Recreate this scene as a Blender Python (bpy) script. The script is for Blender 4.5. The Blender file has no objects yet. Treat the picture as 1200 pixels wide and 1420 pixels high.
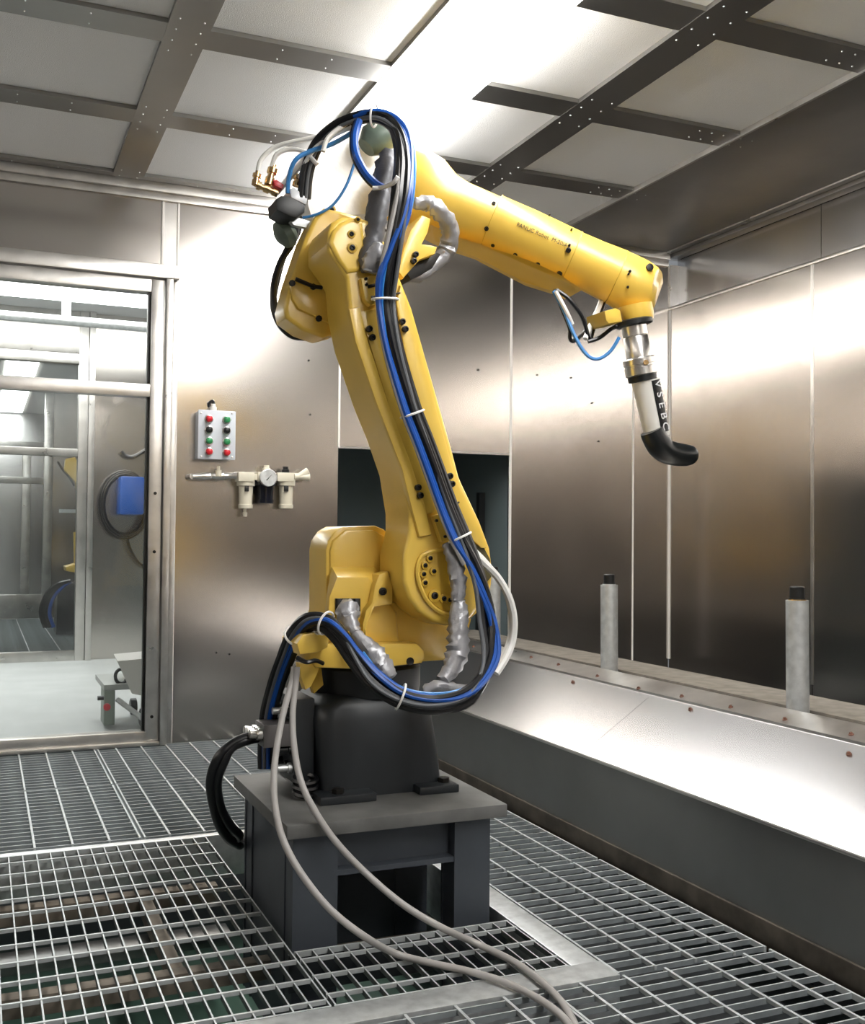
import bpy, bmesh, math, random
from mathutils import Vector, Matrix
random.seed(7)
C = bpy.context.scene.collection
SC = bpy.context.scene

# ------------------------------------------------------------------ camera
F_PX = 1470.18
YAW, PITCH, ROLL = 0.402723, 0.0241148, 0.00905446
def cam_axes():
    cy, sy = math.cos(YAW), math.sin(YAW)
    f = Vector((sy, cy, 0)); r = Vector((cy, -sy, 0)); u = Vector((0, 0, 1))
    f2 = f*math.cos(PITCH) + u*math.sin(PITCH); u2 = u*math.cos(PITCH) - f*math.sin(PITCH)
    r3 = r*math.cos(ROLL) + u2*math.sin(ROLL); u3 = u2*math.cos(ROLL) - r*math.sin(ROLL)
    return r3, u3, f2
CR, CU, CF = cam_axes()
EYE = Vector((0, 0, 1.0))
cam = bpy.data.cameras.new('camera'); cam_o = bpy.data.objects.new('camera', cam); C.objects.link(cam_o)
cam.sensor_fit = 'HORIZONTAL'; cam.sensor_width = 36.0; cam.lens = 36.0*F_PX/1200.0
cam.clip_start = 0.05; cam.clip_end = 60
cam_o.matrix_world = Matrix(((CR.x, CU.x, -CF.x, EYE.x), (CR.y, CU.y, -CF.y, EYE.y), (CR.z, CU.z, -CF.z, EYE.z), (0, 0, 0, 1)))
SC.camera = cam_o

# ------------------------------------------------------------------ world and exposure
w = bpy.data.worlds.new('world'); SC.world = w; w.use_nodes = True
w.node_tree.nodes['Background'].inputs[0].default_value = (0.9, 0.95, 1.0, 1)
w.node_tree.nodes['Background'].inputs[1].default_value = 0.25
SC.view_settings.view_transform = 'Standard'; SC.view_settings.look = 'None'
SC.view_settings.exposure = 0.0; SC.view_settings.gamma = 1.0; SC.view_settings.use_curve_mapping = False
LAMP = 29.0          # the ceiling lamp strip
CORRIDOR = 11.0      # lamps of the rooms beyond the door

# ------------------------------------------------------------------ measuring helpers
def ray(px, py): return CF + CR*((px-600)/F_PX) - CU*((py-710)/F_PX)
def at(px, py, Y):                       # point of the photograph at a known depth Y
    d = ray(px, py); return EYE + d*(Y/d.y)
def atx(px, py, X):
    d = ray(px, py); return EYE + d*(X/d.x)
def atz(px, py, Z):
    d = ray(px, py); return EYE + d*((Z-1.0)/d.z)

# ------------------------------------------------------------------ materials
MATS = {}
def sl(h):
    h = h.lstrip('#'); c = [int(h[i:i+2], 16)/255 for i in (0, 2, 4)]
    return tuple(((x/12.92) if x <= .04045 else ((x+.055)/1.055)**2.4) for x in c) + (1,)
def mat(name, col, rough=.5, metal=0.0, aniso=0.0, noise=0.0, nscale=(1, 1, 1), bump=0.0, bscale=40, emit=0.0, coat=0.0, var=0.0, vscale=6, spec=.5):
    if name in MATS: return MATS[name]
    m = bpy.data.materials.new(name); m.use_nodes = True; nt = m.node_tree; b = nt.nodes['Principled BSDF']
    c = sl(col) if isinstance(col, str) else col
    b.inputs['Base Color'].default_value = c; b.inputs['Roughness'].default_value = rough
    b.inputs['Metallic'].default_value = metal; b.inputs['Specular IOR Level'].default_value = spec
    b.inputs['Coat Weight'].default_value = coat; b.inputs['Coat Roughness'].default_value = .12
    tc = nt.nodes.new('ShaderNodeTexCoord')
    if aniso:
        b.inputs['Anisotropic'].default_value = aniso
        t = nt.nodes.new('ShaderNodeTangent'); t.direction_type = 'RADIAL'; t.axis = 'Z'
        nt.links.new(t.outputs[0], b.inputs['Tangent'])
    if noise:
        mp = nt.nodes.new('ShaderNodeMapping'); mp.inputs['Scale'].default_value = nscale
        nt.links.new(tc.outputs['Object'], mp.inputs[0])
        n = nt.nodes.new('ShaderNodeTexNoise'); n.inputs['Scale'].default_value = 1.0; n.inputs['Detail'].default_value = 4
        nt.links.new(mp.outputs[0], n.inputs['Vector'])
        r = nt.nodes.new('ShaderNodeMapRange'); r.inputs[3].default_value = max(.03, rough-noise); r.inputs[4].default_value = rough+noise
        r.inputs[1].default_value = .2; r.inputs[2].default_value = .8
        nt.links.new(n.outputs[0], r.inputs[0]); nt.links.new(r.outputs[0], b.inputs['Roughness'])
    if var:
        n2 = nt.nodes.new('ShaderNodeTexNoise'); n2.inputs['Scale'].default_value = vscale; n2.inputs['Detail'].default_value = 6
        nt.links.new(tc.outputs['Object'], n2.inputs['Vector'])
        mx = nt.nodes.new('ShaderNodeMix'); mx.data_type = 'RGBA'
        mx.inputs['A'].default_value = tuple(x*(1-var) for x in c[:3])+(1,); mx.inputs['B'].default_value = tuple(min(1, x*(1+var)) for x in c[:3])+(1,)
        rr = nt.nodes.new('ShaderNodeMapRange'); rr.inputs[1].default_value = .35; rr.inputs[2].default_value = .65
        nt.links.new(n2.outputs[0], rr.inputs[0]); nt.links.new(rr.outputs[0], mx.inputs['Factor'])
        nt.links.new(mx.outputs['Result'], b.inputs['Base Color'])
    if bump:
        n3 = nt.nodes.new('ShaderNodeTexNoise'); n3.inputs['Scale'].default_value = bscale; n3.inputs['Detail'].default_value = 3
        nt.links.new(tc.outputs['Object'], n3.inputs['Vector'])
        bp = nt.nodes.new('ShaderNodeBump'); bp.inputs['Strength'].default_value = bump; bp.inputs['Distance'].default_value = .004
        nt.links.new(n3.outputs[0], bp.inputs['Height']); nt.links.new(bp.outputs[0], b.inputs['Normal'])
    if emit:
        b.inputs['Emission Color'].default_value = c; b.inputs['Emission Strength'].default_value = emit
    MATS[name] = m; return m

STEEL = mat('brushed_steel', (.58, .545, .51, 1), .21, 1.0, aniso=.5, noise=.03, nscale=(2, 2, 1.2), var=.03, vscale=1.5)
STEEL_FLAT = mat('sheet_steel', (.68, .67, .67, 1), .2, 1.0, noise=.03, nscale=(1.5, 1.5, 1.5), var=.03, vscale=1.5)
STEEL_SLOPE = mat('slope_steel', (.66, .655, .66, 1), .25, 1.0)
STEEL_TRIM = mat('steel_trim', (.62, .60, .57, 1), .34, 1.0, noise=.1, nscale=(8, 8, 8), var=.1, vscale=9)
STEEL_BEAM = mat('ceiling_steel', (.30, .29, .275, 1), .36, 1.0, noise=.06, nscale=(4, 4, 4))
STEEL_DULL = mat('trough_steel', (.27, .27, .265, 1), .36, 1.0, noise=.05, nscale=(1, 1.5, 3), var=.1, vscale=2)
GALV = mat('galvanised', (.62, .64, .64, 1), .42, .75, var=.14, vscale=30)
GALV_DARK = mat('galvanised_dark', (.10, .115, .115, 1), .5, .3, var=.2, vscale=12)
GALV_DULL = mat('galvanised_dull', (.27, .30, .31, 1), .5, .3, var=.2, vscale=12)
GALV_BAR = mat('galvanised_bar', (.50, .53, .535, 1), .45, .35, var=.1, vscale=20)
RUSTBEAM = mat('dusty_beam', '#766d61', .7, .2, var=.25, vscale=14)
KERB = mat('kerb_zinc', '#7d776e', .6, .4, var=.22, vscale=18)
CAULK = mat('white_sealant', '#e6e2dc', .6)
DARKVOID = mat('dark_void', '#2a3133', .8)
PIT = mat('pit_green', '#3d564b', .3, var=.3, vscale=2.0)
PITBLUE = mat('pit_grey', '#181c1f', .5, var=.4, vscale=9)
FILTER = mat('filter_cloth', '#e6e6e5', .95, bump=.5, bscale=260)
LENS = mat('lamp_lens', (1, .985, .96, 1), .4, emit=LAMP)
CORR_LENS = mat('corridor_lamp_lens', (1, .98, .95, 1), .4, emit=CORRIDOR)
YEL = mat('robot_yellow', (.76, .505, .08, 1), .33, coat=.25, var=.05, vscale=5)
YEL_SHADE = mat('robot_yellow_shade', (.58, .36, .03, 1), .45)  # darker robot yellow, shade of recesses and joints put into the colour
BLACKP = mat('black_plastic', '#0d0f10', .4)
BOLT = mat('bolt_black', '#17140f', .45, .3)
DGREY = mat('base_charcoal', '#202427', .45, var=.12, vscale=8)
PED = mat('pedestal_paint', '#3f444b', .5, var=.1, vscale=7, bump=.1, bscale=30)
PEDTOP = mat('pedestal_top_worn', '#5f5f5d', .55, var=.22, vscale=9)
HBLACK = mat('hose_black', '#0c0d10', .33)
HBLUE = mat('hose_blue', '#0f4da3', .35)
HLBLUE = mat('hose_light_blue', '#3b83c6', .35)
HWHITE = mat('hose_white', '#dcdbd6', .4)
HGREY = mat('hose_grey', '#9c9996', .45)
TIE = mat('cable_tie', '#eceae6', .5)
SILVER = mat('silver_cloth', (.36, .36, .375, 1), .42, .5, bump=1.0, bscale=34)
SILVER_D = mat('grey_cloth', (.13, .13, .14, 1), .5, .3, bump=.9, bscale=24)
CHROME = mat('tool_metal', (.78, .76, .73, 1), .3, 1.0)
WHITEP = mat('white_plastic', '#d9d7d1', .4)
GLARE = mat('glare_white', '#f2f1ee', .3, bump=.6, bscale=30)  # white that stands in for lamp glare behind the hoses
GREENP = mat('green_motor', '#5c6a60', .4, var=.2, vscale=20)
BOXG = mat('box_grey', '#c3c8cf', .45)
RED = mat('button_red', '#c8202c', .35); GREEN = mat('button_green', '#2f8a53', .35)
CREAM = mat('valve_cream', '#d6d0bd', .5)
BRASS = mat('brass', (.75, .50, .24, 1), .25, 1.0)
BLUEBOX = mat('reel_blue', '#0d4590', .4)
CFLOOR = mat('corridor_floor', '#b9bdbc', .5, var=.06, vscale=3)
NAVY = mat('bowl_dark', '#171a26', .25)
WRED = mat('rust_bolt', '#6e4a3c', .5, .4)
INK = mat('ink_dark', '#4a3a22', .6); INKW = mat('ink_white', '#d8d8d8', .6)

def glassmat():
    m = bpy.data.materials.new('window_glass'); m.use_nodes = True; nt = m.node_tree
    nt.nodes.remove(nt.nodes['Principled BSDF']); out = nt.nodes['Material Output']
    t = nt.nodes.new('ShaderNodeBsdfTransparent'); t.inputs[0].default_value = (.93, .95, .95, 1)
    g = nt.nodes.new('ShaderNodeBsdfGlossy'); g.inputs[1].default_value = .05
    d = nt.nodes.new('ShaderNodeBsdfDiffuse'); d.inputs[0].default_value = (.8, .82, .82, 1)
    tc = nt.nodes.new('ShaderNodeTexCoord'); n = nt.nodes.new('ShaderNodeTexNoise'); n.inputs['Scale'].default_value = 2.2; n.inputs['Detail'].default_value = 7
    nt.links.new(tc.outputs['Object'], n.inputs['Vector'])
    mr = nt.nodes.new('ShaderNodeMapRange'); mr.inputs[1].default_value = .45; mr.inputs[2].default_value = .8; mr.inputs[3].default_value = .01; mr.inputs[4].default_value = .09
    nt.links.new(n.outputs[0], mr.inputs[0])
    fr = nt.nodes.new('ShaderNodeFresnel'); fr.inputs[0].default_value = 1.35
    m1 = nt.nodes.new('ShaderNodeMixShader'); m2 = nt.nodes.new('ShaderNodeMixShader')
    nt.links.new(fr.outputs[0], m1.inputs[0]); nt.links.new(t.outputs[0], m1.inputs[1]); nt.links.new(g.outputs[0], m1.inputs[2])
    nt.links.new(mr.outputs[0], m2.inputs[0]); nt.links.new(m1.outputs[0], m2.inputs[1]); nt.links.new(d.outputs[0], m2.inputs[2])
    nt.links.new(m2.outputs[0], out.inputs[0]); return m
GLASS = glassmat()

# ------------------------------------------------------------------ mesh helpers
def bm_new(): return bmesh.new()
def finish(name, bm, m, parent=None, smooth=40, loc=None):
    bmesh.ops.recalc_face_normals(bm, faces=bm.faces)
    me = bpy.data.meshes.new(name); bm.to_mesh(me); bm.free()
    for p in me.polygons: p.use_smooth = True
    me.set_sharp_from_angle(angle=math.radians(smooth))
    for q in (m if isinstance(m, (list, tuple)) else [m]): me.materials.append(q)
    o = bpy.data.objects.new(name, me); C.objects.link(o)
    if parent is not None: o.parent = parent
    if loc is not None: o.location = loc
    return o
def box(bm, x0, x1, y0, y1, z0, z1, bev=0.0, mi=0):
    v = [bm.verts.new(p) for p in ((x0,y0,z0),(x1,y0,z0),(x1,y1,z0),(x0,y1,z0),(x0,y0,z1),(x1,y0,z1),(x1,y1,z1),(x0,y1,z1))]
    fs = [bm.faces.new([v[i] for i in q]) for q in ((0,3,2,1),(4,5,6,7),(0,1,5,4),(1,2,6,5),(2,3,7,6),(3,0,4,7))]
    for f in fs: f.material_index = mi
    if bev:
        es = list({e for f in fs for e in f.edges})
        bmesh.ops.bevel(bm, geom=es, offset=bev, segments=2, affect='EDGES', profile=.6)
    return bm
def b1(x0, x1, y0, y1, z0, z1, bev=0.0): return box(bm_new(), x0, x1, y0, y1, z0, z1, bev)
def extr(bm, front, back, bev=0.0, seg=2):
    """solid between two matching closed outlines (lists of 3-D points); bev rounds the rim of the front face"""
    n = len(front)
    f = [bm.verts.new(p) for p in front]; b = [bm.verts.new(p) for p in back]
    ff = bm.faces.new(f); bm.faces.new(b[::-1])
    for i in range(n): bm.faces.new((f[i], b[i], b[(i+1) % n], f[(i+1) % n]))
    if bev:
        bmesh.ops.recalc_face_normals(bm, faces=bm.faces)
        bmesh.ops.bevel(bm, geom=list(ff.edges), offset=bev, segments=seg, affect='EDGES', profile=.6, clamp_overlap=True)
    return bm
def prism(pts, Y0, Y1, bev=0.0, bm=None, seg=2):
    fr = [at(x, y, Y0) for x, y in pts]
    return extr(bm or bm_new(), fr, [Vector((p.x, Y1, p.z)) for p in fr], bev, seg)
def cr(pts, n=6, closed=False):
    """Catmull-Rom through points (tuples of any length)"""
    P = [tuple(p) for p in pts]; out = []; N = len(P)
    for i in range(N if closed else N-1):
        g = lambda k: P[k % N] if closed else P[max(0, min(N-1, k))]
        p0, p1, p2, p3 = g(i-1), g(i), g(i+1), g(i+2)
        for s in range(n):
            t = s/n
            out.append(tuple(.5*((2*b)+(-a+c)*t+(2*a-5*b+4*c-d)*t*t+(-a+3*b-3*c+d)*t**3) for a, b, c, d in zip(p0, p1, p2, p3)))
    if not closed: out.append(P[-1])
    return out
def tube(bm, pts, r, seg=8, caps=True, flat=1.0, wob=0.0):
    pts = [Vector(p) for p in pts]; N = len(pts)
    rr = r if isinstance(r, (list, tuple)) else [r]*N
    t0 = (pts[1]-pts[0]).normalized(); up = Vector((0, 0, 1)) if abs(t0.z) < .9 else Vector((0, 1, 0))
    nrm = t0.cross(up).normalized(); rings = []; pt = t0
    for i, p in enumerate(pts):
        t = (pts[min(i+1, N-1)]-pts[max(i-1, 0)]).normalized()
        q = pt.rotation_difference(t); nrm = (q @ nrm); nrm = (nrm - t*nrm.dot(t)).normalized(); bn = t.cross(nrm); pt = t
        ring = []
        for k in range(seg):
            a = 2*math.pi*k/seg; k2 = rr[i]*(1+(random.uniform(-wob, wob) if wob else 0))
            ring.append(bm.verts.new(p + nrm*math.cos(a)*k2 + bn*math.sin(a)*k2*flat))
        rings.append(ring)
    for i in range(N-1):
        for k in range(seg): bm.faces.new((rings[i][k], rings[i][(k+1) % seg], rings[i+1][(k+1) % seg], rings[i+1][k]))
    if caps: bm.faces.new(rings[0][::-1]); bm.faces.new(rings[-1])
    return bm
def cyl(bm, a, b, r, r2=None, seg=16):
    return tube(bm, [Vector(a), Vector(b)], [r, r if r2 is None else r2], seg)
def lathe(bm, a, axis, prof, seg=20):
    """prof: (distance along axis, radius)"""
    ax = Vector(axis).normalized(); a = Vector(a)
    up = Vector((0, 0, 1)) if abs(ax.z) < .9 else Vector((0, 1, 0)); n = ax.cross(up).normalized(); b = ax.cross(n); R = []
    for h, r in prof: R.append([bm.verts.new(a+ax*h+(n*math.cos(2*math.pi*k/seg)+b*math.sin(2*math.pi*k/seg))*max(r, 1e-4)) for k in range(seg)])
    for i in range(len(R)-1):
        for k in range(seg): bm.faces.new((R[i][k], R[i][(k+1) % seg], R[i+1][(k+1) % seg], R[i+1][k]))
    bm.faces.new(R[0][::-1]); bm.faces.new(R[-1]); return bm
def sphere(bm, c, r, sx=1, sy=1, sz=1, seg=14):
    bmesh.ops.create_uvsphere(bm, u_segments=seg, v_segments=max(6, seg//2), radius=1, matrix=Matrix.Translation(c) @ Matrix.Diagonal((r*sx, r*sy, r*sz, 1))); return bm
def thing(name, label, cat, loc=(0, 0, 0), group=None):
    o = bpy.data.objects.new(name, None); C.objects.link(o); o.location = loc; o.empty_display_size = .1
    o['label'] = label; o['category'] = cat
    if group: o['group'] = group
    return o
def tag(o, label, cat, group=None):
    o['label'] = label; o['category'] = cat
    if group: o['group'] = group
    return o
def struct(o): o['kind'] = 'structure'; return o
def stuff(o): o['kind'] = 'stuff'; return o
def part(name, bm, m, root, smooth=40):
    """bm is in world coordinates; root is an Empty with location only"""
    o = finish(name, bm, m, None, smooth); off = Vector(root.location)
    if root.parent is not None: off = off + Vector(root.parent.location)
    o.data.transform(Matrix.Translation(-off)); o.parent = root; return o
def sub(name, bm, m, p, smooth=40):      # sub-part of a part whose own location is zero
    o = finish(name, bm, m, None, smooth); o.data.transform(Matrix.Translation(-Vector(p.parent.location))); o.parent = p; return o
def copies(name, me, parent, locs):
    out = []
    for l in locs:
        o = bpy.data.objects.new(name, me); C.objects.link(o); o.parent = parent; o.location = l; out.append(o)
    return out
def mesh_of(bm, m, smooth=40):
    bmesh.ops.recalc_face_normals(bm, faces=bm.faces)
    me = bpy.data.meshes.new('piece'); bm.to_mesh(me); bm.free()
    for p in me.polygons: p.use_smooth = True
    me.set_sharp_from_angle(angle=math.radians(smooth)); me.materials.append(m); return me

# ------------------------------------------------------------------ room shell
YB, XR, ZC, XL, YF = 5.217, 3.743, 2.70, -.85, -1.6
# back wall: panels, seams, door opening X<.86, dark opening X 1.693..2.685 below Z 1.463
wb = struct(finish('wall_back', b1(XL, XR+.1, YB+.02, YB+.06, ZC-.02, ZC+.12), STEEL_TRIM))
def wpanel(x0, x1, z0, z1): return finish('wall_panel', b1(x0+.003, x1-.003, YB, YB+.03, z0, z1), STEEL, wb)
wpanel(.865, 1.693, 0, 2.62); wpanel(1.693, 2.685, 1.463, 2.62); wpanel(2.685, 3.49, 0, 2.62); wpanel(3.49, XR, 0, 2.62)
wpanel(XL, .78, 2.30, 2.62); finish('wall_panel', b1(.78, .865, YB+.004, YB+.03, 2.30, 2.62), STEEL_TRIM, wb)
for x, z0, z1, wd in ((1.693, 1.46, 2.62, .005), (2.688, 0.4, 2.62, .006), (3.49, .3, 2.62, .004), (.862, 0, 2.66, .005), (.79, 2.3, 2.66, .006)):
    finish('sealant_seam', b1(x-wd, x+wd, YB-.004, YB+.006, z0, z1), CAULK, wb)
finish('top_rail', b1(XL, XR-.02, YB-.035, YB+.03, 2.655, 2.70, .004), STEEL_TRIM, wb)
finish('top_rail', b1(XL, XR-.02, YB-.018, YB+.03, 2.618, 2.655, .004), STEEL_TRIM, wb)
finish('opening_trim', b1(1.69, 2.69, YB-.003, YB+.02, 1.458, 1.468), STEEL_TRIM, wb)
bm = bm_new()
for px, py in ((663, 513), (745, 520), (792, 524), (821, 559), (830, 612), (430, 575), (428, 500), (300, 905), (318, 907), (1036, 575)):
    p = at(px, py, YB); cyl(bm, (p.x, YB-.006, p.z), (p.x, YB+.01, p.z), .005, seg=8)
stuff(finish('wall_screw', bm, BOLT, wb))
# the dark opening: a shallow unlit bay behind
bm = bm_new(); box(bm, 1.60, 2.78, 6.3, 6.34, 0, 1.6); box(bm, 1.60, 1.64, 5.25, 6.3, 0, 1.6); box(bm, 2.74, 2.78, 5.25, 6.3, 0, 1.6); box(bm, 1.6, 2.78, 5.25, 6.3, 1.56, 1.6)
struct(finish('wall_bay', bm, mat('bay_grey', '#6a777a', .7)))
pz = at(665, 683, 5.6)
part('door_leaf', b1(pz.x, 2.72, 5.6, 5.64, 0, pz.z), mat('bay_door', '#0b0f11', .5), thing('cabinet', 'black cabinet door standing deep in the dark opening of the back wall', 'cabinet', (2.6, 5.6, 0)))
# right wall
wr = struct(finish('wall_right', b1(XR+.075, XR+.12, YF, YB, 0, ZC+.06), STEEL))
for y0, y1 in ((4.042, YB), (2.86, 4.042), (1.68, 2.86), (.5, 1.68), (-.68, .5), (YF, -.68)):
    finish('wall_panel', b1(XR, XR+.03, y0+.003, y1-.003, 0, 2.365), STEEL, wr)
    finish('upper_panel', b1(XR+.055, XR+.075, y0+.002, y1-.002, 2.365, 2.71), STEEL_FLAT, wr)
finish('ledge', b1(XR-.008, XR+.06, YF, YB-.0, 2.36, 2.378, .003), STEEL_TRIM, wr)
finish('sealant_seam', b1(XR-.006, XR+.002, YB-.012, YB-.001, .3, 2.36), CAULK, wr)
finish('joint_strip', b1(XR-.004, XR+.004, 4.035, 4.05, .3, 2.36), STEEL_TRIM, wr)
finish('corner_trim', b1(XR-.004, XR+.055, YB-.012, YB-.001, 2.378, 2.63), STEEL_TRIM, wr)
finish('gutter_rail', b1(XR-.05, XR+.03, YF, YB-.02, 2.69, 2.735, .006), STEEL_TRIM, wr)
finish('gutter_rail', b1(XR-.015, XR+.05, YF, YB-.02, 2.665, 2.69, .004), STEEL_BEAM, wr)
struct(finish('wall_left', b1(XL-.05, XL, YF, YB, 0, ZC+.1), STEEL))
struct(finish('wall_front', b1(XL, XR+.1, YF-.05, YF, 0, ZC+.1), STEEL))

# ceiling: backing sheet, beams, filter panels, lamp
ce = struct(finish('ceiling', b1(XL, XR+.1, YF, YB+.02, ZC+.14, ZC+.18), STEEL_BEAM))
XB = [(-.235, -.095), (.543, .684), (1.335, 1.395), (2.117, 2.268)]
YBM = [(y0, y0+.145) for y0 in [3.55-.79*k for k in range(0, 7)]] + [(4.335, 4.475), (5.13, YB-.02)]
for x0, x1 in XB: finish('ceiling_beam', b1(x0, x1, YF, YB-.02, ZC-.001, ZC+.016), STEEL_BEAM, ce)
finish('ceiling_band', b1(2.912, XR-.04, YF, YB, ZC-.001, ZC+.055, .002), STEEL_BEAM, ce)
finish('ceiling_band', b1(XL, -.87+.02, YF, YB, ZC-.001, ZC+.055), STEEL_BEAM, ce)
cols = [(XL, -.235), (-.095, .543), (.684, 1.335), (1.662, 2.117), (2.268, 2.912)]
xbars = [(XL, 1.337), (1.662, 2.912)]
for y0, y1 in YBM:
    for x0, x1 in xbars: finish('ceiling_beam', b1(x0, x1, y0, y1, ZC, ZC+.016), STEEL_BEAM, ce)
ys = sorted(YBM)
pm = {}
for i in range(len(ys)-1):
    a, b = ys[i][1], ys[i+1][0]
    for x0, x1 in cols:
        key = (round(x1-x0, 3), round(b-a, 3))
        if key not in pm:
            pm[key] = mesh_of(b1(-.01, x1-x0+.01, -.01, b-a+.01, 0, .03), FILTER)
        copies('filter_panel', pm[key], ce, [(x0, a, ZC+.017)])
# thin bright edge trim of the right-hand filter column
finish('edge_trim', b1(2.900, 2.913, YF, YB-.05, ZC-.008, ZC+.016), STEEL_TRIM, ce)
bm = bm_new()
for x0, x1 in XB:
    for y0, y1 in ys[2:]:
        for dx in (.03, (x1-x0)-.03):
            for dy in (-.05, .03, .115, .2):
                sphere(bm, Vector((x0+dx, y0+dy, ZC-.001)), .0038, seg=6)
for y0, y1 in ys[2:]:
    for x in (.1, .3, .94, 1.12, 2.72, 2.78, 2.84, 2.93, 2.99):
        for dy in (.035, .11): sphere(bm, Vector((x, y0+dy, ZC-.001)), .0034, seg=6)
stuff(finish('rivet', bm, GALV, ce))
# lamp strip: lens dropped below the ceiling to light the filter panels, running the length of the room
lamp = thing('ceiling_lamp', 'long white fluorescent strip lamp set in the ceiling above the yellow robot', 'lamp', (1.53, 1.8, ZC))
part('housing', b1(1.39, 1.665, YF, 5.12, ZC+.06, ZC+.11), STEEL_TRIM, lamp)
for k in range(5): part('lens', b1(1.404, 1.652, YF+.01+k*1.342, YF+.01+(k+1)*1.342-.006, ZC-.07, ZC+.05, .012), LENS, lamp)

# ------------------------------------------------------------------ floor: pit, beams, gratings
fl = struct(finish('floor', b1(XL, XR+.1, YF, YB+.02, -.44, -.40), PIT))
finish('catch_tray', b1(1.37, 1.83, YF, YB, -.15, -.13), PITBLUE, fl)
finish('catch_tray', b1(XL, 1.3, 3.66, YB, -.07, -.05), mat('tray_grey', '#5d666a', .5, var=.2, vscale=5), fl)
finish('catch_tray', b1(XL, 1.3, YF, 2.05, -.15, -.13), PITBLUE, fl)
finish('gap_floor', b1(1.83, XR, YF, YB, -.05, -.02), DARKVOID, fl)
def beam(x0, x1, y0, y1, z0, z1, m=RUSTBEAM): return finish('support_beam', b1(x0, x1, y0, y1, z0, z1, .003), m, fl)
beam(XL, 1.37, 3.565, 3.60, -.14, -.001, GALV); beam(XL, 1.37, 2.09, 2.178, -.16, .001, GALV)
beam(1.292, 1.366, 2.178, 3.6, -.16, .0, GALV); beam(.70, 1.29, 2.50, 2.515, -.10, -.01, DGREY)
beam(XL, .72, 3.415, 3.465, -.17, -.12); beam(XL, 1.29, 2.765, 2.81, -.17, -.12); beam(.475, .51, 2.815, 3.41, -.18, -.13)
beam(XL, .72, 3.22, 3.30, -.24, -.20, STEEL_DULL); beam(1.05, 1.09, 2.2, 2.5, -.2, -.15)

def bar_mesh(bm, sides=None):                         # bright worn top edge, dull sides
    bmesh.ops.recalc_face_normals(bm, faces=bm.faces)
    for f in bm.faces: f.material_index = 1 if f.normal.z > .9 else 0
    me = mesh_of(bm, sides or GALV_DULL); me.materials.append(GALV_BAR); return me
def grating(label, x0, x1, y0, y1, bars_along, bar_pitch=.0405, rod_pos=(), group=None, bar_h=.013, edge=True):
    g = thing('floor_grating', label, 'grating', ((x0+x1)/2, (y0+y1)/2, 0), group)
    cx, cy = (x0+x1)/2, (y0+y1)/2
    L = (x1-x0) if bars_along == 'X' else (y1-y0); W = (y1-y0) if bars_along == 'X' else (x1-x0)
    t = .0019
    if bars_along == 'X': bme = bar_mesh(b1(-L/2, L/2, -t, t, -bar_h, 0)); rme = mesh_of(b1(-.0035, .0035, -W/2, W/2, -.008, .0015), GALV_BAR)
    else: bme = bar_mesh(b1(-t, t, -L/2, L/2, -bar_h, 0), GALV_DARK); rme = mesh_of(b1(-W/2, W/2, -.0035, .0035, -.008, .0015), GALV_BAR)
    n = int(W/bar_pitch+1e-6); off = -W/2 + (W-n*bar_pitch)/2
    locs = [((0, off+bar_pitch*k, 0) if bars_along == 'X' else (off+bar_pitch*k, 0, 0)) for k in range(n+1)]
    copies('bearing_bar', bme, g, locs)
    copies('cross_rod', rme, g, [((r-cx, 0, 0) if bars_along == 'X' else (0, r-cy, 0)) for r in rod_pos])
    if edge:
        for s in (-1, 1):
            if bars_along == 'X': part('edge_bar', b1(cx+s*L/2-.003, cx+s*L/2+.003, y0, y1, -bar_h, .0005), GALV_BAR, g)
            else: part('edge_bar', b1(x0, x1, cy+s*L/2-.003, cy+s*L/2+.003, -bar_h, .0005), GALV_BAR, g)
    return g
PI = .1152
rA = [3.482-PI*k for k in range(12)]
grating('open grating over the green pit left of the pedestal', -.8345, .705, 2.182, 3.555, 'Y', rod_pos=[r for r in rA if r > 2.19])
grating('narrow grating strip in front of the pedestal crossed by grey hoses', .712, 1.288, 2.182, 2.495, 'Y', rod_pos=[2.445, 2.345, 2.24])
rB = [1.474, 1.589, 1.703]
grating('grating right of the pedestal nearest the trough middle', 1.372, 1.797, 2.10, 2.862, 'X', .05, rod_pos=rB)
grating('grating right of the pedestal half hidden behind its plate', 1.372, 1.797, 2.876, 3.66, 'X', .05, rod_pos=rB)
grating('far right grating hidden behind the robot base', 1.372, 1.797, 3.674, 5.19, 'X', .05, rod_pos=rB)
rC = [1.259, 1.374, 1.488, 1.602, 1.717]
grating('front grating in the bottom right corner of the photo', 1.180, 1.797, 1.10, 2.085, 'X', .05, rod_pos=rC)
grating('front grating at the bottom edge under the hose ends', -.83, 1.172, 1.10, 2.085, 'X', .05, rod_pos=[1.066-.1152*k for k in range(16)])
rD = [.406-.1148*k for k in range(11)]; rE = [.60+.115*k for k in range(6)]
grating('grating in front of the glass door left of the dark joint', -.83, .503, 3.62, 4.425, 'X', .05, rod_pos=rD)
grating('grating along the glass door sill left of the joint', -.83, .503, 4.44, 5.19, 'X', .05, rod_pos=rD)
grating('grating behind the black hose loop right of the dark joint', .519, 1.30, 3.62, 4.425, 'X', .05, rod_pos=rE)
grating('grating along the wall below the push button box', .519, 1.30, 4.44, 5.19, 'X', .05, rod_pos=rE)

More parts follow.
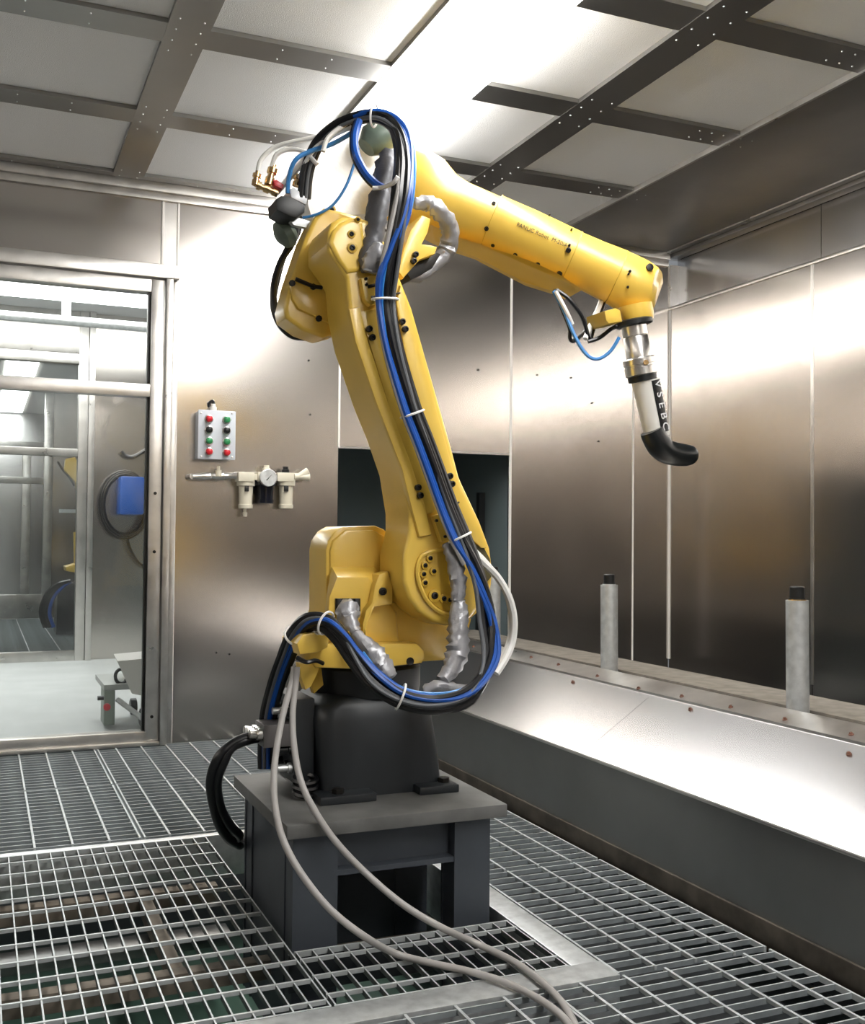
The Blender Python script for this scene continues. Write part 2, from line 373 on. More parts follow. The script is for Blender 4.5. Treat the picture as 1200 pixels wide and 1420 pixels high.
# ------------------------------------------------------------------ trough along the right wall
tr = thing('wall_trough', 'long folded steel trough with bolted rail along the right wall', 'trough', (1.83, 2.0, 0))
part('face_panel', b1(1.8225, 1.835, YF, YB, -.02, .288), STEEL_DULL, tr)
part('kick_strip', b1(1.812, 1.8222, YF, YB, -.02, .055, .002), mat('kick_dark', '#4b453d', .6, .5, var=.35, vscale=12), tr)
part('lip', b1(1.819, 1.838, YF, YB, .288, .296, .002), STEEL_TRIM, tr)
for a, b in ((YF, -.2), (-.2, 1.1), (1.1, 3.02), (3.02, YB)):
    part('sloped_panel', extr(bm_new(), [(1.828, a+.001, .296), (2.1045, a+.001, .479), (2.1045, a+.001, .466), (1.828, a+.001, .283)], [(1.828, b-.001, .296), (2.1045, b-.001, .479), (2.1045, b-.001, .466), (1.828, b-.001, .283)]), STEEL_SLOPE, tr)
part('bolt_rail', extr(bm_new(), [(2.098, YF, .483), (2.185, YF, .509), (2.185, YF, .497), (2.098, YF, .471)], [(2.098, YB, .483), (2.185, YB, .509), (2.185, YB, .497), (2.098, YB, .471)]), STEEL_TRIM, tr)
RN, SN = Vector((-.286, 0, .958)), Vector((-.552, 0, .834))
bme = mesh_of(lathe(bm_new(), (0, 0, -.002), (-.286, 0, .958), [(0, .0075), (.0045, .0075), (.0055, .0045), (.009, .0045)], 8), WRED)
bl = []
for pts, nrm, q in ((((657, 897), (700, 905), (737, 912), (775, 922), (829, 938), (886, 955), (946, 966), (1014, 981), (1089, 998), (1181, 1019)), RN, (2.14, 0, .4955)), (((795, 946), (958, 984), (1178, 1046)), SN, (1.83, 0, .298))):
    for px, py in pts:
        d = ray(px, py); p = EYE+d*((Vector(q)-EYE).dot(nrm)/d.dot(nrm)); bl.append((p.x-1.83, p.y-2.0, p.z))
copies('bolt', bme, tr, bl)
part('rear_channel', b1(2.185, 2.256, YF, YB, .41, .45), mat('channel_dark', '#3d3f3e', .6, .5), tr)
part('ledge', b1(2.256, 2.478, YF, YB, .45, .5025, .004), KERB, tr)
for i, (Yp, lab) in enumerate(((2.458, 'galvanised pipe stub with black cap on the trough nearest the right frame edge'), (3.475, 'galvanised pipe stub with black cap on the trough below the sprayer'), (4.47, 'galvanised pipe stub half hidden behind the looped robot hoses'))):
    p = thing('pipe_stub', lab, 'pipe', (2.222, Yp, .45), 'pipe stubs on the trough')
    part('pipe', lathe(bm_new(), (2.222, Yp, .45), (-.008, 0, 1), [(0, .033), (.375, .033), (.375, .0265), (.371, .0265)], 20), GALV, p)
    part('cap', lathe(bm_new(), (2.219, Yp, .82), (-.008, 0, 1), [(0, .024), (.012, .025), (.012, .0215), (.043, .0215), (.046, .018)], 16), BLACKP, p)
    part('collar', lathe(bm_new(), (2.219, Yp, .8185), (0, 0, 1), [(0, .0255), (.010, .0255)], 16), BRASS if i == 0 else GALV, p)

# ------------------------------------------------------------------ glass door in the back wall
dr = struct(finish('door_1', b1(.735, .795, YB-.03, YB+.05, .021, 2.228, .004), STEEL_TRIM))
def dpart(name, x0, x1, y0, y1, z0, z1, m=STEEL_TRIM, bev=.004): return finish(name, b1(x0, x1, y0, y1, z0, z1, bev), m, dr)
dpart('jamb', .80, .832, YB-.055, YB+.06, 0, 2.233); dpart('jamb', .834, .862, YB-.02, YB+.05, 0, 2.233)
dpart('gasket', .722, .736, YB-.005, YB+.03, .06, 2.165, BLACKP, 0)
dpart('top_bar', XL, .734, YB-.03, YB+.05, 2.165, 2.228); dpart('header', XL, .862, YB-.055, YB+.06, 2.234, 2.30)
dpart('mid_rail', XL, .74, YB-.025, YB+.05, 1.662, 1.722); dpart('bottom_rail', XL, .74, YB-.03, YB+.05, .012, .066)
dpart('threshold', XL, .80, YB-.05, YB+.05, 0, .02)
dpart('stile', -.60, -.52, YB-.03, YB+.05, .06, 2.17)
for z0, z1 in ((.066, 1.662), (1.722, 2.165)): finish('glass_pane', b1(-.52, .728, YB+.008, YB+.016, z0, z1), GLASS, dr)
bme = mesh_of(lathe(bm_new(), (0, 0, 0), (0, -1, 0), [(0, .008), (.006, .008), (.007, .004)], 8), BOLT)
copies('screw', bme, dr, [(.765, YB-.028, .135), (.765, YB-.028, .92), (.765, YB-.028, 1.2)])

# ------------------------------------------------------------------ rooms beyond the door
Y2, Y3 = 8.9, 13.5
struct(finish('floor_corridor', b1(-2.6, 3.2, YB+.09, Y2, -.03, 0), CFLOOR))
struct(finish('ceiling_corridor', b1(-2.6, 3.2, YB+.07, Y2+.1, 2.78, 2.82), mat('corridor_white', '#cfd2d3', .7)))
w2 = struct(finish('wall_corridor', b1(.822, 3.2, Y2, Y2+.05, 0, 2.78), STEEL))
struct(finish('wall_corridor_end', b1(3.2, 3.24, YB+.07, Y2, 0, 2.8), STEEL)); struct(finish('wall_corridor_start', b1(-2.64, -2.6, YB+.07, Y2, 0, 2.8), STEEL))
struct(finish('wall_corridor_back', b1(-2.6, XL, YB+.07, YB+.1, 0, 2.8), STEEL))
d2 = struct(finish('door_2', b1(.70, .772, Y2-.05, Y2+.06, 0, 2.78, .004), STEEL_TRIM))
def d2p(n, x0, x1, z0, z1, y0=-.04, y1=.05, m=STEEL_TRIM): return finish(n, b1(x0, x1, Y2+y0, Y2+y1, z0, z1, .004), m, d2)
d2p('jamb', .776, .822, 0, 2.78, -.07, .05); d2p('bottom_rail', -2.6, .70, .0, .075); d2p('top_bar', -2.6, .70, 2.36, 2.44); d2p('mid_rail', -2.6, .70, 1.62, 1.68)
d2p('header_panel', -2.6, .70, 2.44, 2.78)
for z0, z1 in ((.075, 1.62), (1.68, 2.36)): finish('glass_pane', b1(-2.6, .70, Y2+.0, Y2+.008, z0, z1), GLASS, d2)
cl = thing('corridor_lamp', 'bright white ceiling lamp in the corridor beyond the glass door', 'lamp', (0, 6.9, 2.76))
part('lens', b1(-2.2, 1.6, 7.2, 8.3, 2.735, 2.75), CORR_LENS, cl); part('housing', b1(-2.25, 1.65, 7.15, 8.35, 2.75, 2.78), WHITEP, cl)
bp = thing('overhead_pipe', 'pale steel pipe running under the corridor ceiling behind the door', 'pipe', (0, 7.9, 2.5))
q = at(0, 437, 7.9); part('pipe', cyl(bm_new(), (-2.6, 7.9, q.z), (3.2, 7.9, q.z), .035), GALV, bp)
part('hanger', b1(.50, .56, 7.87, 7.93, q.z, 2.732), GALV, bp)
# blue hose reel on the corridor wall
p0, p1 = at(167, 660, Y2-.3), at(200, 714, Y2-.3)
rl = thing('hose_reel', 'blue boxed hose reel with black hose coil on the corridor wall', 'hose reel', (p0.x+.1, Y2-.15, p1.z))
part('case', b1(p0.x, p1.x, Y2-.3, Y2-.02, p1.z, p0.z, .02), BLUEBOX, rl)
cc = at(173, 700, Y2-.12); bm = bm_new()
for k in range(3): tube(bm, [(cc.x+math.cos(a)*(.19-.012*k), Y2-.1-.03*k, cc.z+math.sin(a)*(.27-.015*k)) for a in [i*math.pi/12 for i in range(25)]], .014, 6)
part('hose_coil', bm, HBLACK, rl)
part('hose_tail', tube(bm_new(), cr([at(175, 742, Y2-.1), at(180, 760, Y2-.1), at(190, 778, Y2-.08), at(203, 788, Y2-.06)]), .012, 6), HBLACK, rl)
hk = tag(finish('hanging_cable', tube(bm_new(), cr([at(168, 626, Y2-.06), at(174, 632, Y2-.06), at(186, 633, Y2-.06), at(202, 624, Y2-.06)]), .016, 8), HBLACK), 'short black cable sagging on the corridor wall above the blue reel', 'cable')
# cart on the corridor floor
ct = thing('trolley', 'low grey trolley with white slanted cover behind the glass door', 'trolley', (.85, 5.85, 0))
YC = 5.75
def cpt(x, y, d=0): return at(x, y, YC+d)
part('cover', extr(bm_new(), [cpt(163, 917, -.1), cpt(215, 912, -.1), cpt(215, 968, -.1), cpt(183, 962, -.1)], [v+Vector((.02, .35, .0)) for v in (cpt(163, 917, -.1), cpt(215, 912, -.1), cpt(215, 968, -.1), cpt(183, 962, -.1))]), WHITEP, ct)
q0, q1 = cpt(143, 948), cpt(215, 948)
part('deck', b1(q0.x, q1.x, YC-.05, YC+.4, q0.z-.03, q0.z, .004), mat('trolley_grey', '#a9aca9', .5, .3), ct)
part('control_panel', b1(q0.x+.0, q0.x+.055, YC-.06, YC+.1, .02, q0.z-.03, .004), mat('trolley_green', '#7e8a80', .5), ct)
part('drawbar', tube(bm_new(), [cpt(163, 970, -.05), cpt(200, 998, -.2)], .014, 8), GALV, ct)
kb = cpt(148, 980, -.07); part('knob', lathe(bm_new(), kb, (0, -1, 0), [(0, .018), (.02, .018), (.024, .01)], 12), RED, ct)
kb = cpt(138, 968, -.04); part('handle', cyl(bm_new(), kb+Vector((-.01, 0, 0)), kb+Vector((.06, 0, 0)), .012, seg=8), BLACKP, ct)
for x, d in ((.80, -.02), (.80, .36), (.95, -.02), (.95, .36)):
    part('wheel', lathe(bm_new(), (x-.02, YC+d, .045), (1, 0, 0), [(0, .03), (.005, .045), (.035, .045), (.04, .03)], 14), BLACKP, ct)
part('ring_gauge', tube(bm_new(), [cpt(168+8*math.cos(a), 938+10*math.sin(a), -.01) for a in [i*math.pi/8 for i in range(17)]], .009, 6), BLACKP, ct)
# second booth
struct(finish('floor_booth', b1(-2.6, 3.2, Y2+.1, Y3+2.6, -.08, -.04), mat('far_floor', '#8d9490', .6, var=.3, vscale=2)))
struct(finish('ceiling_booth', b1(-2.6, 3.2, Y2+.1, Y3+2.6, 2.72, 2.76), mat('corridor_white', '#cfd2d3', .7)))
struct(finish('wall_booth_right', b1(3.2, 3.24, Y2+.05, Y3+2.6, 0, 2.75), STEEL)); struct(finish('wall_booth_left', b1(-2.64, -2.6, Y2+.05, Y3+2.6, 0, 2.75), STEEL))
w3 = struct(finish('wall_booth_back', b1(at(72, 700, Y3).x, 3.2, Y3, Y3+.05, 0, 2.72), STEEL))
struct(finish('wall_booth_end', b1(-2.6, 3.2, Y3+2.6, Y3+2.65, 0, 2.75), STEEL_FLAT))
x = at(66, 700, Y3).x
finish('frame_post', b1(x-.05, x+.05, Y3-.06, Y3+.06, 0, 2.72, .005), STEEL_TRIM, w3); finish('frame_sill', b1(-2.6, x, Y3-.05, Y3+.05, 0, .28, .005), STEEL_TRIM, w3)
x2 = at(38, 700, Y3).x; finish('frame_post', b1(x2-.05, x2+.05, Y3+.4, Y3+.5, .1, 2.0, .005), STEEL_TRIM, w3)
zz = at(30, 665, Y3).z; finish('frame_rail', b1(-2.6, x, Y3-.04, Y3+.04, zz-.05, zz+.03, .005), STEEL_TRIM, w3)
zz = at(30, 618, Y3).z; finish('frame_rail', b1(-2.6, x, Y3-.04, Y3+.04, zz-.05, zz+.05, .005), STEEL_TRIM, w3)
b2l = thing('booth_lamp', 'white lamp strip on the ceiling of the second booth', 'lamp', (0, 11, 2.7))
part('lens', b1(.2, .5, Y2+.4, Y3+2.3, 2.685, 2.70), CORR_LENS, b2l); part('housing', b1(.15, .55, Y2+.35, Y3+2.4, 2.70, 2.7195), WHITEP, b2l)
g2 = grating('pale grating on the floor of the second booth', -1.2, 2.2, Y2+.3, Y3-.1, 'X', bar_pitch=.16, rod_pos=[-1.1+.25*k for k in range(13)], bar_h=.03)
YR = 11.2
fr2 = thing('robot', 'small distant yellow robot seen through two panes of glass', 'robot', (at(95, 870, YR).x, YR, 0))
part('base', prism([(80, 812), (112, 808), (140, 812), (140, 880), (78, 880)], YR-.15, YR+.25), DGREY, fr2)
part('turret', prism([(91, 786), (112, 780), (140, 782), (140, 800), (92, 792)], YR-.15, YR+.2, .01), YEL, fr2)
part('lower_arm', prism([(103, 738), (125, 735), (125, 790), (104, 788)], YR-.05, YR+.1, .01), YEL, fr2)
part('upper_arm', prism([(92, 636), (104, 634), (120, 660), (122, 690), (112, 690), (104, 668), (90, 652)], YR-.1, YR+.1, .01), YEL, fr2)
part('hose', tube(bm_new(), cr([at(80, 640, YR), at(86, 650, YR), at(96, 662, YR), at(103, 674, YR)]), .012, 6), HBLACK, fr2)
for k, (dx, m) in enumerate(((0, HBLACK), (4, HBLACK), (8, HBLUE), (-3, HBLACK))):
    part('hose', tube(bm_new(), cr([at(66+dx, 870, YR-.3), at(60+dx, 850, YR-.3), at(66+dx, 828, YR-.3), at(80+dx, 812, YR-.3), at(98, 806, YR-.3)]), .022, 6), m, fr2)
part('bracket', b1(at(82, 708, YR).x, at(115, 708, YR).x, YR-.02, YR+.02, at(82, 711, YR).z, at(82, 706, YR).z), GALV, fr2)

# ------------------------------------------------------------------ push button box and air unit on the back wall
q = at(300, 637, 5.13)
pb = thing('push_button_box', 'grey wall box with eight red, green and black push buttons', 'control box', (q.x, YB, q.z))
a, b = at(276, 569, 5.127), at(325, 637, 5.127)
part('case', b1(a.x, b.x, 5.135, YB, b.z, a.z, .006), BOXG, pb); part('lid', b1(a.x-.004, b.x+.004, 5.120, 5.137, b.z-.004, a.z+.004, .005), BOXG, pb)
for px, colr in ((289.6, (RED, BLACKP, GREEN, RED)), (313.8, (GREEN, BLACKP, GREEN, RED))):
    for py, m in zip((581, 596, 611.5, 626.5), colr):
        c = at(px+(1 if px > 300 else 0)*.3, py+(1.2 if px > 300 else 0), 5.12)
        bt = part('push_button', lathe(bm_new(), c, (0, -1, 0), [(0, .0165), (.012, .0165), (.014, .014), (.028, .014), (.03, .011)], 14), m, pb)
        sub('bezel', lathe(bm_new(), c, (0, -1, 0), [(-.002, .0205), (.006, .0205), (.008, .018)], 16), CHROME, bt)
for px, py in ((279, 572.5), (322, 573), (279, 633), (322, 634)):
    c = at(px, py, 5.12); part('lid_screw', lathe(bm_new(), c, (0, -1, 0), [(-.002, .005), (.003, .005), (.004, .003)], 8), CHROME, pb)
c = at(296, 569, 5.17); part('cable_gland', lathe(bm_new(), (c.x, c.y, c.z-.004), (0, 0, 1), [(0, .016), (.02, .016), (.022, .011), (.035, .010)], 12), WHITEP, pb)
part('cable', tube(bm_new(), cr([(c.x, c.y, c.z+.028), (c.x-.002, c.y+.005, c.z+.045), (c.x-.012, c.y+.03, c.z+.04), (c.x-.014, YB+.01, c.z+.02)]), .008, 8), HBLACK, pb)

YU = 5.15
def u(x, y, Y=YU): return at(240+x/5, 540+y/5, Y)
fr = thing('air_regulator', 'cream air filter regulator with gauge and hanging bowls on the wall', 'air regulator', tuple(u(650, 700)))
lp = u(135, 603); rp = u(455, 598)
part('inlet_pipe', lathe(bm_new(), lp, rp-lp, [(0, .012), (.04, .014), (.06, .018), (.085, .018), (.09, .013), (.12, .019), (.15, .021), (.155, .014), (.20, .014), (.205, .018), (.25, .018), (.255, .013), (.27, .013)], 12), CHROME, fr)
part('wall_flange', cyl(bm_new(), lp, Vector((lp.x-.01, YB+.01, lp.z)), .014, seg=10), CHROME, fr)
vv = u(312, 590); part('inlet_valve', lathe(bm_new(), vv+Vector((0, -.01, -.01)), (0, 0, 1), [(0, .016), (.03, .016), (.032, .008), (.05, .008)], 10), CREAM, fr)
def ub(name, x0, x1, y0, y1, m=CREAM, Y0=5.10, Y1=5.185, bev=.004):
    p, q = u(x0, y0, Y0), u(x1, y1, Y0); return part(name, b1(p.x, q.x, Y0, Y1, q.z, p.z, bev), m, fr)
ub('body', 455, 565, 572, 640); ub('body', 590, 700, 572, 640); ub('body', 725, 840, 575, 640)
ub('coupling', 562, 592, 585, 628, CREAM, 5.11, 5.17); ub('coupling', 698, 728, 585, 628, BLACKP, 5.11, 5.17)
def bowl(x, y0, y1, m, r, name='bowl'):
    p = u(x, y0); q = u(x, y1); h = p.z-q.z
    return part(name, lathe(bm_new(), p, (0, 0, -1), [(-.01, r*1.25), (.02, r*1.25), (.022, r), (h-.02, r*.9), (h-.018, r*1.02), (h, r*.98)], 16), m, fr)
bw = bowl(505, 640, 825, CREAM, .036); bowl(785, 640, 825, CREAM, .036); bowl(640, 640, 790, NAVY, .042, 'regulator_knob')
for x in (512, 786):
    p, q = u(x-12, 668, 5.108), u(x+14, 708, 5.108); part('sight_glass', b1(p.x, q.x, 5.105, 5.125, q.z, p.z, .002), BLACKP, fr)
q = u(500, 825); part('drain', lathe(bm_new(), q, (0, 0, -1), [(0, .008), (.018, .008), (.02, .012), (.04, .01)], 10), CREAM, fr)
g = u(662, 612, 5.06)
gg = part('gauge', lathe(bm_new(), g+Vector((0, .05, 0)), (0, -1, 0), [(0, .03), (.03, .042), (.055, .042), (.056, .038), (.052, .037)], 24), GALV, fr)
sub('dial', lathe(bm_new(), g+Vector((0, 0, 0)), (0, -1, 0), [(-.01, .036), (.001, .036)], 20), WHITEP, gg)
sub('needle', extr(bm_new(), [g+Vector((-.012, -.003, -.012)), g+Vector((-.008, -.003, -.015)), g+Vector((.02, -.003, .02))], [g+Vector((-.012, -.0015, -.012)), g+Vector((-.008, -.0015, -.015)), g+Vector((.02, -.0015, .02))]), BLACKP, gg)
for x, y, m in ((648, 560, CREAM), (780, 570, BLACKP)):
    q = u(x, y+15); part('adjuster', lathe(bm_new(), q, (0, 0, 1), [(0, .02), (.02, .02), (.022, .014), (.035, .014)], 12), m, fr)
y0 = u(840, 605)
part('outlet', cyl(bm_new(), y0, u(870, 605), .017, seg=12), CREAM, fr)
part('outlet_branch', cyl(bm_new(), u(868, 605), u(935, 566), .014, .019, 12), CREAM, fr); part('outlet_branch', cyl(bm_new(), u(868, 605), u(945, 608), .014, .019, 12), CREAM, fr)
part('mount_bracket', b1(u(470, 600).x, u(830, 600).x, 5.18, YB, u(0, 625).z, u(0, 590).z), GALV, fr)

# ------------------------------------------------------------------ robot pedestal
pd = thing('robot_pedestal', 'dark grey welded steel pedestal under the yellow robot', 'pedestal', (1.0, 2.8, 0))
part('top_plate', b1(.697, 1.297, 2.52, 3.11, .262, .296, .003), [PEDTOP], pd)
for x0, x1, y0, y1 in ((.722, .838, 2.552, 2.64), (1.159, 1.262, 2.552, 2.64), (.722, .80, 2.98, 3.07), (1.16, 1.262, 2.98, 3.07)):
    bm = bm_new(); box(bm, x0, x1, y0, y0+.012, -.3, .262); box(bm, x0, x1, y1-.012, y1, -.3, .262); box(bm, x0+.003, x0+.015, y0+.0125, y1-.0125, -.3, .262); box(bm, x1-.015, x1-.003, y0+.0125, y1-.0125, -.3, .262)
    part('leg', bm, PED, pd)
bm = bm_new(); box(bm, .838, 1.159, 2.592, 2.602, .163, .262); box(bm, .838, 1.159, 2.556, 2.636, .150, .163); part('cross_beam', bm, PED, pd)
part('cross_beam', b1(.735, .747, 2.641, 2.979, .09, .262), PED, pd); part('cross_beam', b1(1.24, 1.252, 2.64, 2.98, .09, .262), PED, pd); part('cross_beam', b1(.80, 1.16, 3.03, 3.042, .09, .262), PED, pd)
part('back_plate', b1(.802, 1.158, 2.985, 2.993, -.3, .262), PED, pd)
part('side_plate', b1(.7265, .7335, 2.642, 2.978, -.3, .262), PED, pd)

# ------------------------------------------------------------------ the robot
rb = thing('robot', 'large yellow six axis robot arm on the dark grey pedestal', 'robot', (1.03, 2.9, .296))
def loft(bm, rings):
    R = [[bm.verts.new(p) for p in r] for r in rings]; n = len(R[0])
    for i in range(len(R)-1):
        for k in range(n): bm.faces.new((R[i][k], R[i][(k+1) % n], R[i+1][(k+1) % n], R[i+1][k]))
    bm.faces.new(R[0][::-1]); bm.faces.new(R[-1]); return bm
def rrect(x0, x1, y0, y1, z, r, n=4):
    out = []
    for cx, cy, a0 in ((x1-r, y1-r, 0), (x0+r, y1-r, 90), (x0+r, y0+r, 180), (x1-r, y0+r, 270)):
        for k in range(n+1):
            a = math.radians(a0+90*k/n); out.append((cx+r*math.cos(a), cy+r*math.sin(a), z))
    return out
ZT = .296
bc = part('base_casting', loft(bm_new(), [rrect(.852, 1.208, 2.735, 3.07, ZT, .03), rrect(.852, 1.20, 2.735, 3.07, .40, .04), rrect(.842, 1.185, 2.742, 3.06, .50, .045), rrect(.846, 1.176, 2.748, 3.05, .53, .05), rrect(.862, 1.168, 2.76, 3.04, .555, .07), rrect(.885, 1.15, 2.78, 3.02, .565, .08)]), DGREY, rb)
for pts in (((.828, .985, 2.672, 2.76),), ((1.115, 1.232, 2.685, 2.79),), ((.83, .95, 3.03, 3.10),), ((1.12, 1.23, 3.03, 3.10),)):
    x0, x1, y0, y1 = pts[0]; sub('foot', b1(x0, x1, y0, y1, ZT, ZT+.022, .004), DGREY, bc)
    sub('anchor_bolt', lathe(bm_new(), ((x0+x1)/2+(.03 if x0 > 1 else -.02), (y0+y1)/2-.01, ZT+.022), (0, 0, 1), [(0, .017), (.012, .017), (.014, .012)], 6), BOLT, bc)
RC = Vector((1.03, 2.905, 0))
part('swivel_ring', lathe(bm_new(), (RC.x, RC.y, .555), (0, 0, 1), [(0, .155), (.02, .160), (.075, .160), (.085, .15), (.10, .15)], 40), BLACKP, rb)
# connector side
cp = part('connector_panel', b1(.79, .846, 2.79, 3.02, .33, .56, .006), DGREY, rb)
for z in (.52, .47, .42, .37):
    for y in (2.82, 2.86, 2.92, 2.98):
        if random.random() < .8: sub('connector', lathe(bm_new(), (.792, y, z), (-1, 0, 0), [(0, .014), (.012, .014), (.014, .010), (.03+.02*random.random(), .010)], 10), random.choice([GALV, BLACKP, BLACKP]), cp)
jb = at(381, 1010, 2.82)
jx = part('junction_block', b1(at(366, 1005, 2.80).x, at(418, 1005, 2.80).x, 2.80, 2.90, at(366, 1038, 2.8).z, at(366, 1006, 2.8).z, .005), mat('block_grey', '#6d6a69', .45, .4), rb)
for y in (2.82, 2.85, 2.88):
    sub('gland', lathe(bm_new(), (at(366, 1018, 2.8).x, y, at(366, 1020, 2.8).z), (-1, 0, .1), [(0, .016), (.014, .016), (.016, .011), (.034, .012), (.036, .009)], 10), CHROME, jx)
coil = bm_new()
for k in range(3): tube(coil, [Vector((.815+.03*math.cos(a), 2.77+.03*math.sin(a), ZT+.018+.017*k+.006*math.sin(a))) for a in [i*math.pi/8 for i in range(17)]], .007, 6)
part('coiled_cable', coil, HBLACK, rb)

# turret
tu = part('turret', prism([(452, 850), (452, 764), (455, 750), (464, 737), (476, 730), (521, 729), (533, 734), (545, 745), (570, 780), (580, 898), (430, 898)], 2.82, 2.98, .008), YEL, rb)
part('turret_rear', prism([(458, 764), (462, 750), (480, 735), (518, 735), (540, 746), (560, 780), (560, 890), (458, 890)], 2.81, 2.84, .01), YEL, rb)
# sloped cover with the cable window
f = [at(x, y, 2.80) for x, y in ((452, 850), (455, 822), (462, 786), (520, 786), (535, 800), (560, 850), (560, 893), (450, 893))]
bk = f
fr_ = [at(x, y, 2.745) for x, y in ((455, 856), (457, 828), (468, 800), (510, 800), (522, 812), (548, 850), (552, 890), (452, 890))]
part('cable_cover', extr(bm_new(), fr_, [Vector((p.x, 2.81, p.z)) for p in f], .004), YEL, rb)
wd = part('cable_window', prism([(466, 830), (500, 830), (500, 852), (466, 852)], 2.738, 2.755), BLACKP, rb)
for k in range(4): sub('cable_rib', cyl(bm_new(), at(471+8*k, 830, 2.735), at(471+8*k, 850, 2.735), .0065, seg=8), mat('rib_grey', '#3a3c40', .4), wd)
part('boss', prism([(520, 812), (526, 797), (539, 792), (545, 812), (545, 838), (520, 842), (512, 860), (508, 880), (512, 892), (505, 892), (503, 866), (508, 846), (516, 836)], 2.715, 2.77, .006), YEL, rb)
c = at(531, 820, 2.713); part('bolt', lathe(bm_new(), c, (0, -1, 0), [(-.004, .011), (.004, .011), (.005, .006), (.001, .005)], 10), BOLT, rb)
# J1 plate with its lip, and the support under the shoulder
part('turret_plate', prism([(430, 896), (438, 890), (450, 893), (530, 892), (578, 892), (589, 902), (590, 912), (586, 920), (540, 925), (488, 928), (438, 926), (430, 915)], 2.70, 2.98, .008), YEL, rb)
part('shoulder_support', prism([(505, 868), (545, 835), (600, 840), (655, 858), (650, 880), (621, 902), (620, 916), (585, 918), (560, 900), (520, 892)], 2.76, 3.0, .01), YEL, rb)
for px, py in ((569, 917),):
    c = at(px, py, 2.699); part('bolt_hole', lathe(bm_new(), c, (0, -1, 0), [(-.003, .011), (.002, .011), (.001, .008)], 12), BOLT, rb)
part('hook_plate', prism([(415, 920), (446, 920), (440, 935), (432, 952), (424, 957), (418, 940)], 2.71, 2.745, .004), YEL, rb)
part('hook_plate', prism([(428, 935), (446, 926), (449, 950), (436, 962)], 2.80, 2.83, .003), YEL_SHADE, rb)
part('manifold', prism([(412, 893), (420, 880), (440, 876), (458, 882), (455, 898), (440, 905), (416, 908)], 2.66, 2.72, .006), YEL, rb)
part('manifold_fitting', lathe(bm_new(), at(436, 879, 2.68), (.2, -.6, .4), [(0, .013), (.02, .013), (.022, .008), (.035, .008)], 10), CHROME, rb)
part('wire_bundle', tube(bm_new(), cr([at(412, 912, 2.66), at(425, 918, 2.64), at(438, 916, 2.645), at(448, 920, 2.66)]), .006, 6), HBLACK, rb)

# upper arm: face towards the camera at Y 2.62
YA, YA2 = 2.62, 2.80
arm_px = [(455, 322), (461, 308), (475, 300), (500, 302), (520, 308), (536, 340), (549, 372), (557, 390), (572, 428), (597, 516), (627, 621), (637, 660), (642, 672), (666, 723), (680, 760), (684, 790), (681, 808), (670, 834), (655, 855), (640, 866), (620, 868), (600, 862), (580, 848), (566, 828), (559, 805), (560, 770), (568, 735), (568, 712), (559, 655), (540, 600), (522, 556), (494, 474), (484, 428), (480, 385), (468, 366), (455, 348)]
ua = part('upper_arm', prism(arm_px, YA, YA2, .012, seg=3), YEL, rb)
hub = bm_new(); hc = at(604, 800, YA2-.02)
lathe(hub, (hc.x-.0, YA2+.07, hc.z), (0, -1, 0), [(0, .125), (.07, .134), (.10, .134), (.19, .128)], 48)
part('shoulder_hub', hub, YEL, rb)
# outer face pieces
part('arm_rib', prism([(484, 428), (493, 474), (521, 556), (558, 652), (570, 700), (582, 745), (600, 742), (590, 700), (572, 645), (540, 560), (512, 474), (500, 425)], YA-.012, YA+.01, .008), YEL, rb)
part('channel_plate', prism([(499, 432), (522, 428), (560, 560), (604, 706), (601, 711), (588, 713), (582, 700), (571, 664)], YA-.010, YA+.01, .003), YEL, rb)
part('arm_rib', prism([(556, 395), (569, 428), (592, 514), (622, 622), (633, 664), (645, 686), (664, 726), (676, 760), (668, 760), (640, 735), (622, 690), (604, 640), (580, 560), (560, 480), (550, 420)], YA-.014, YA+.01, .006), YEL, rb)
part('bracket_plate', prism([(501, 386), (522, 380), (525, 420), (514, 424), (506, 415)], YA-.022, YA, .004), YEL, rb)
part('bracket_plate', prism([(601, 716), (612, 712), (626, 748), (613, 752)], YA-.022, YA, .003), YEL, rb)
rec = part('hub_recess', prism([(583, 776), (590, 769), (612, 764), (628, 764), (640, 800), (645, 850), (632, 852), (612, 846), (596, 834), (586, 815), (581, 795)], YA-.004, YA+.01, .003), YEL_SHADE, rb)  # flat plate, the pocket's shade is in its colour
part('hub_recess_rim', tube(bm_new(), cr([at(x, y, YA-.006) for x, y in ((630, 762), (612, 762), (592, 767), (582, 776), (579, 795), (584, 816), (595, 836), (612, 849), (634, 854))], 4), .006, 6), YEL, rb)
part('hub_recess', prism([(650, 756), (668, 752), (680, 775), (682, 800), (672, 812), (662, 800)], YA-.004, YA+.01, .003), mat('recess_shade', '#4c4524', .5), rb)  # second pocket, its deep shade painted as a dark plate
def bolt(px, py, Y, r=.010, m=BOLT, name='bolt'):
    c = at(px, py, Y); return part(name, lathe(bm_new(), c, (0, -1, 0), [(-.006, r), (.006, r), (.007, r*.6), (.002, r*.5)], 10), m, rb)
for px, py in ((596, 774), (589, 784), (587, 796), (589, 808), (601, 792)):
    bolt(px, py, YA-.004, .011, YEL_SHADE); bolt(px+.5, py, YA-.006, .006)
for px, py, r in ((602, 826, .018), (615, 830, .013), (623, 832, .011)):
    bolt(px, py, YA-.004, r, YEL_SHADE); bolt(px+.5, py, YA-.006, r*.5)
for px, py in ((512, 456), (516.5, 468), (558, 446), (562, 456.5), (624, 660), (627, 671), (580, 676), (583, 687)): bolt(px, py, YA-.018, .0085)
for px, py in ((507, 387), (508, 395), (605, 722), (617, 744)): bolt(px, py, YA-.022, .004)
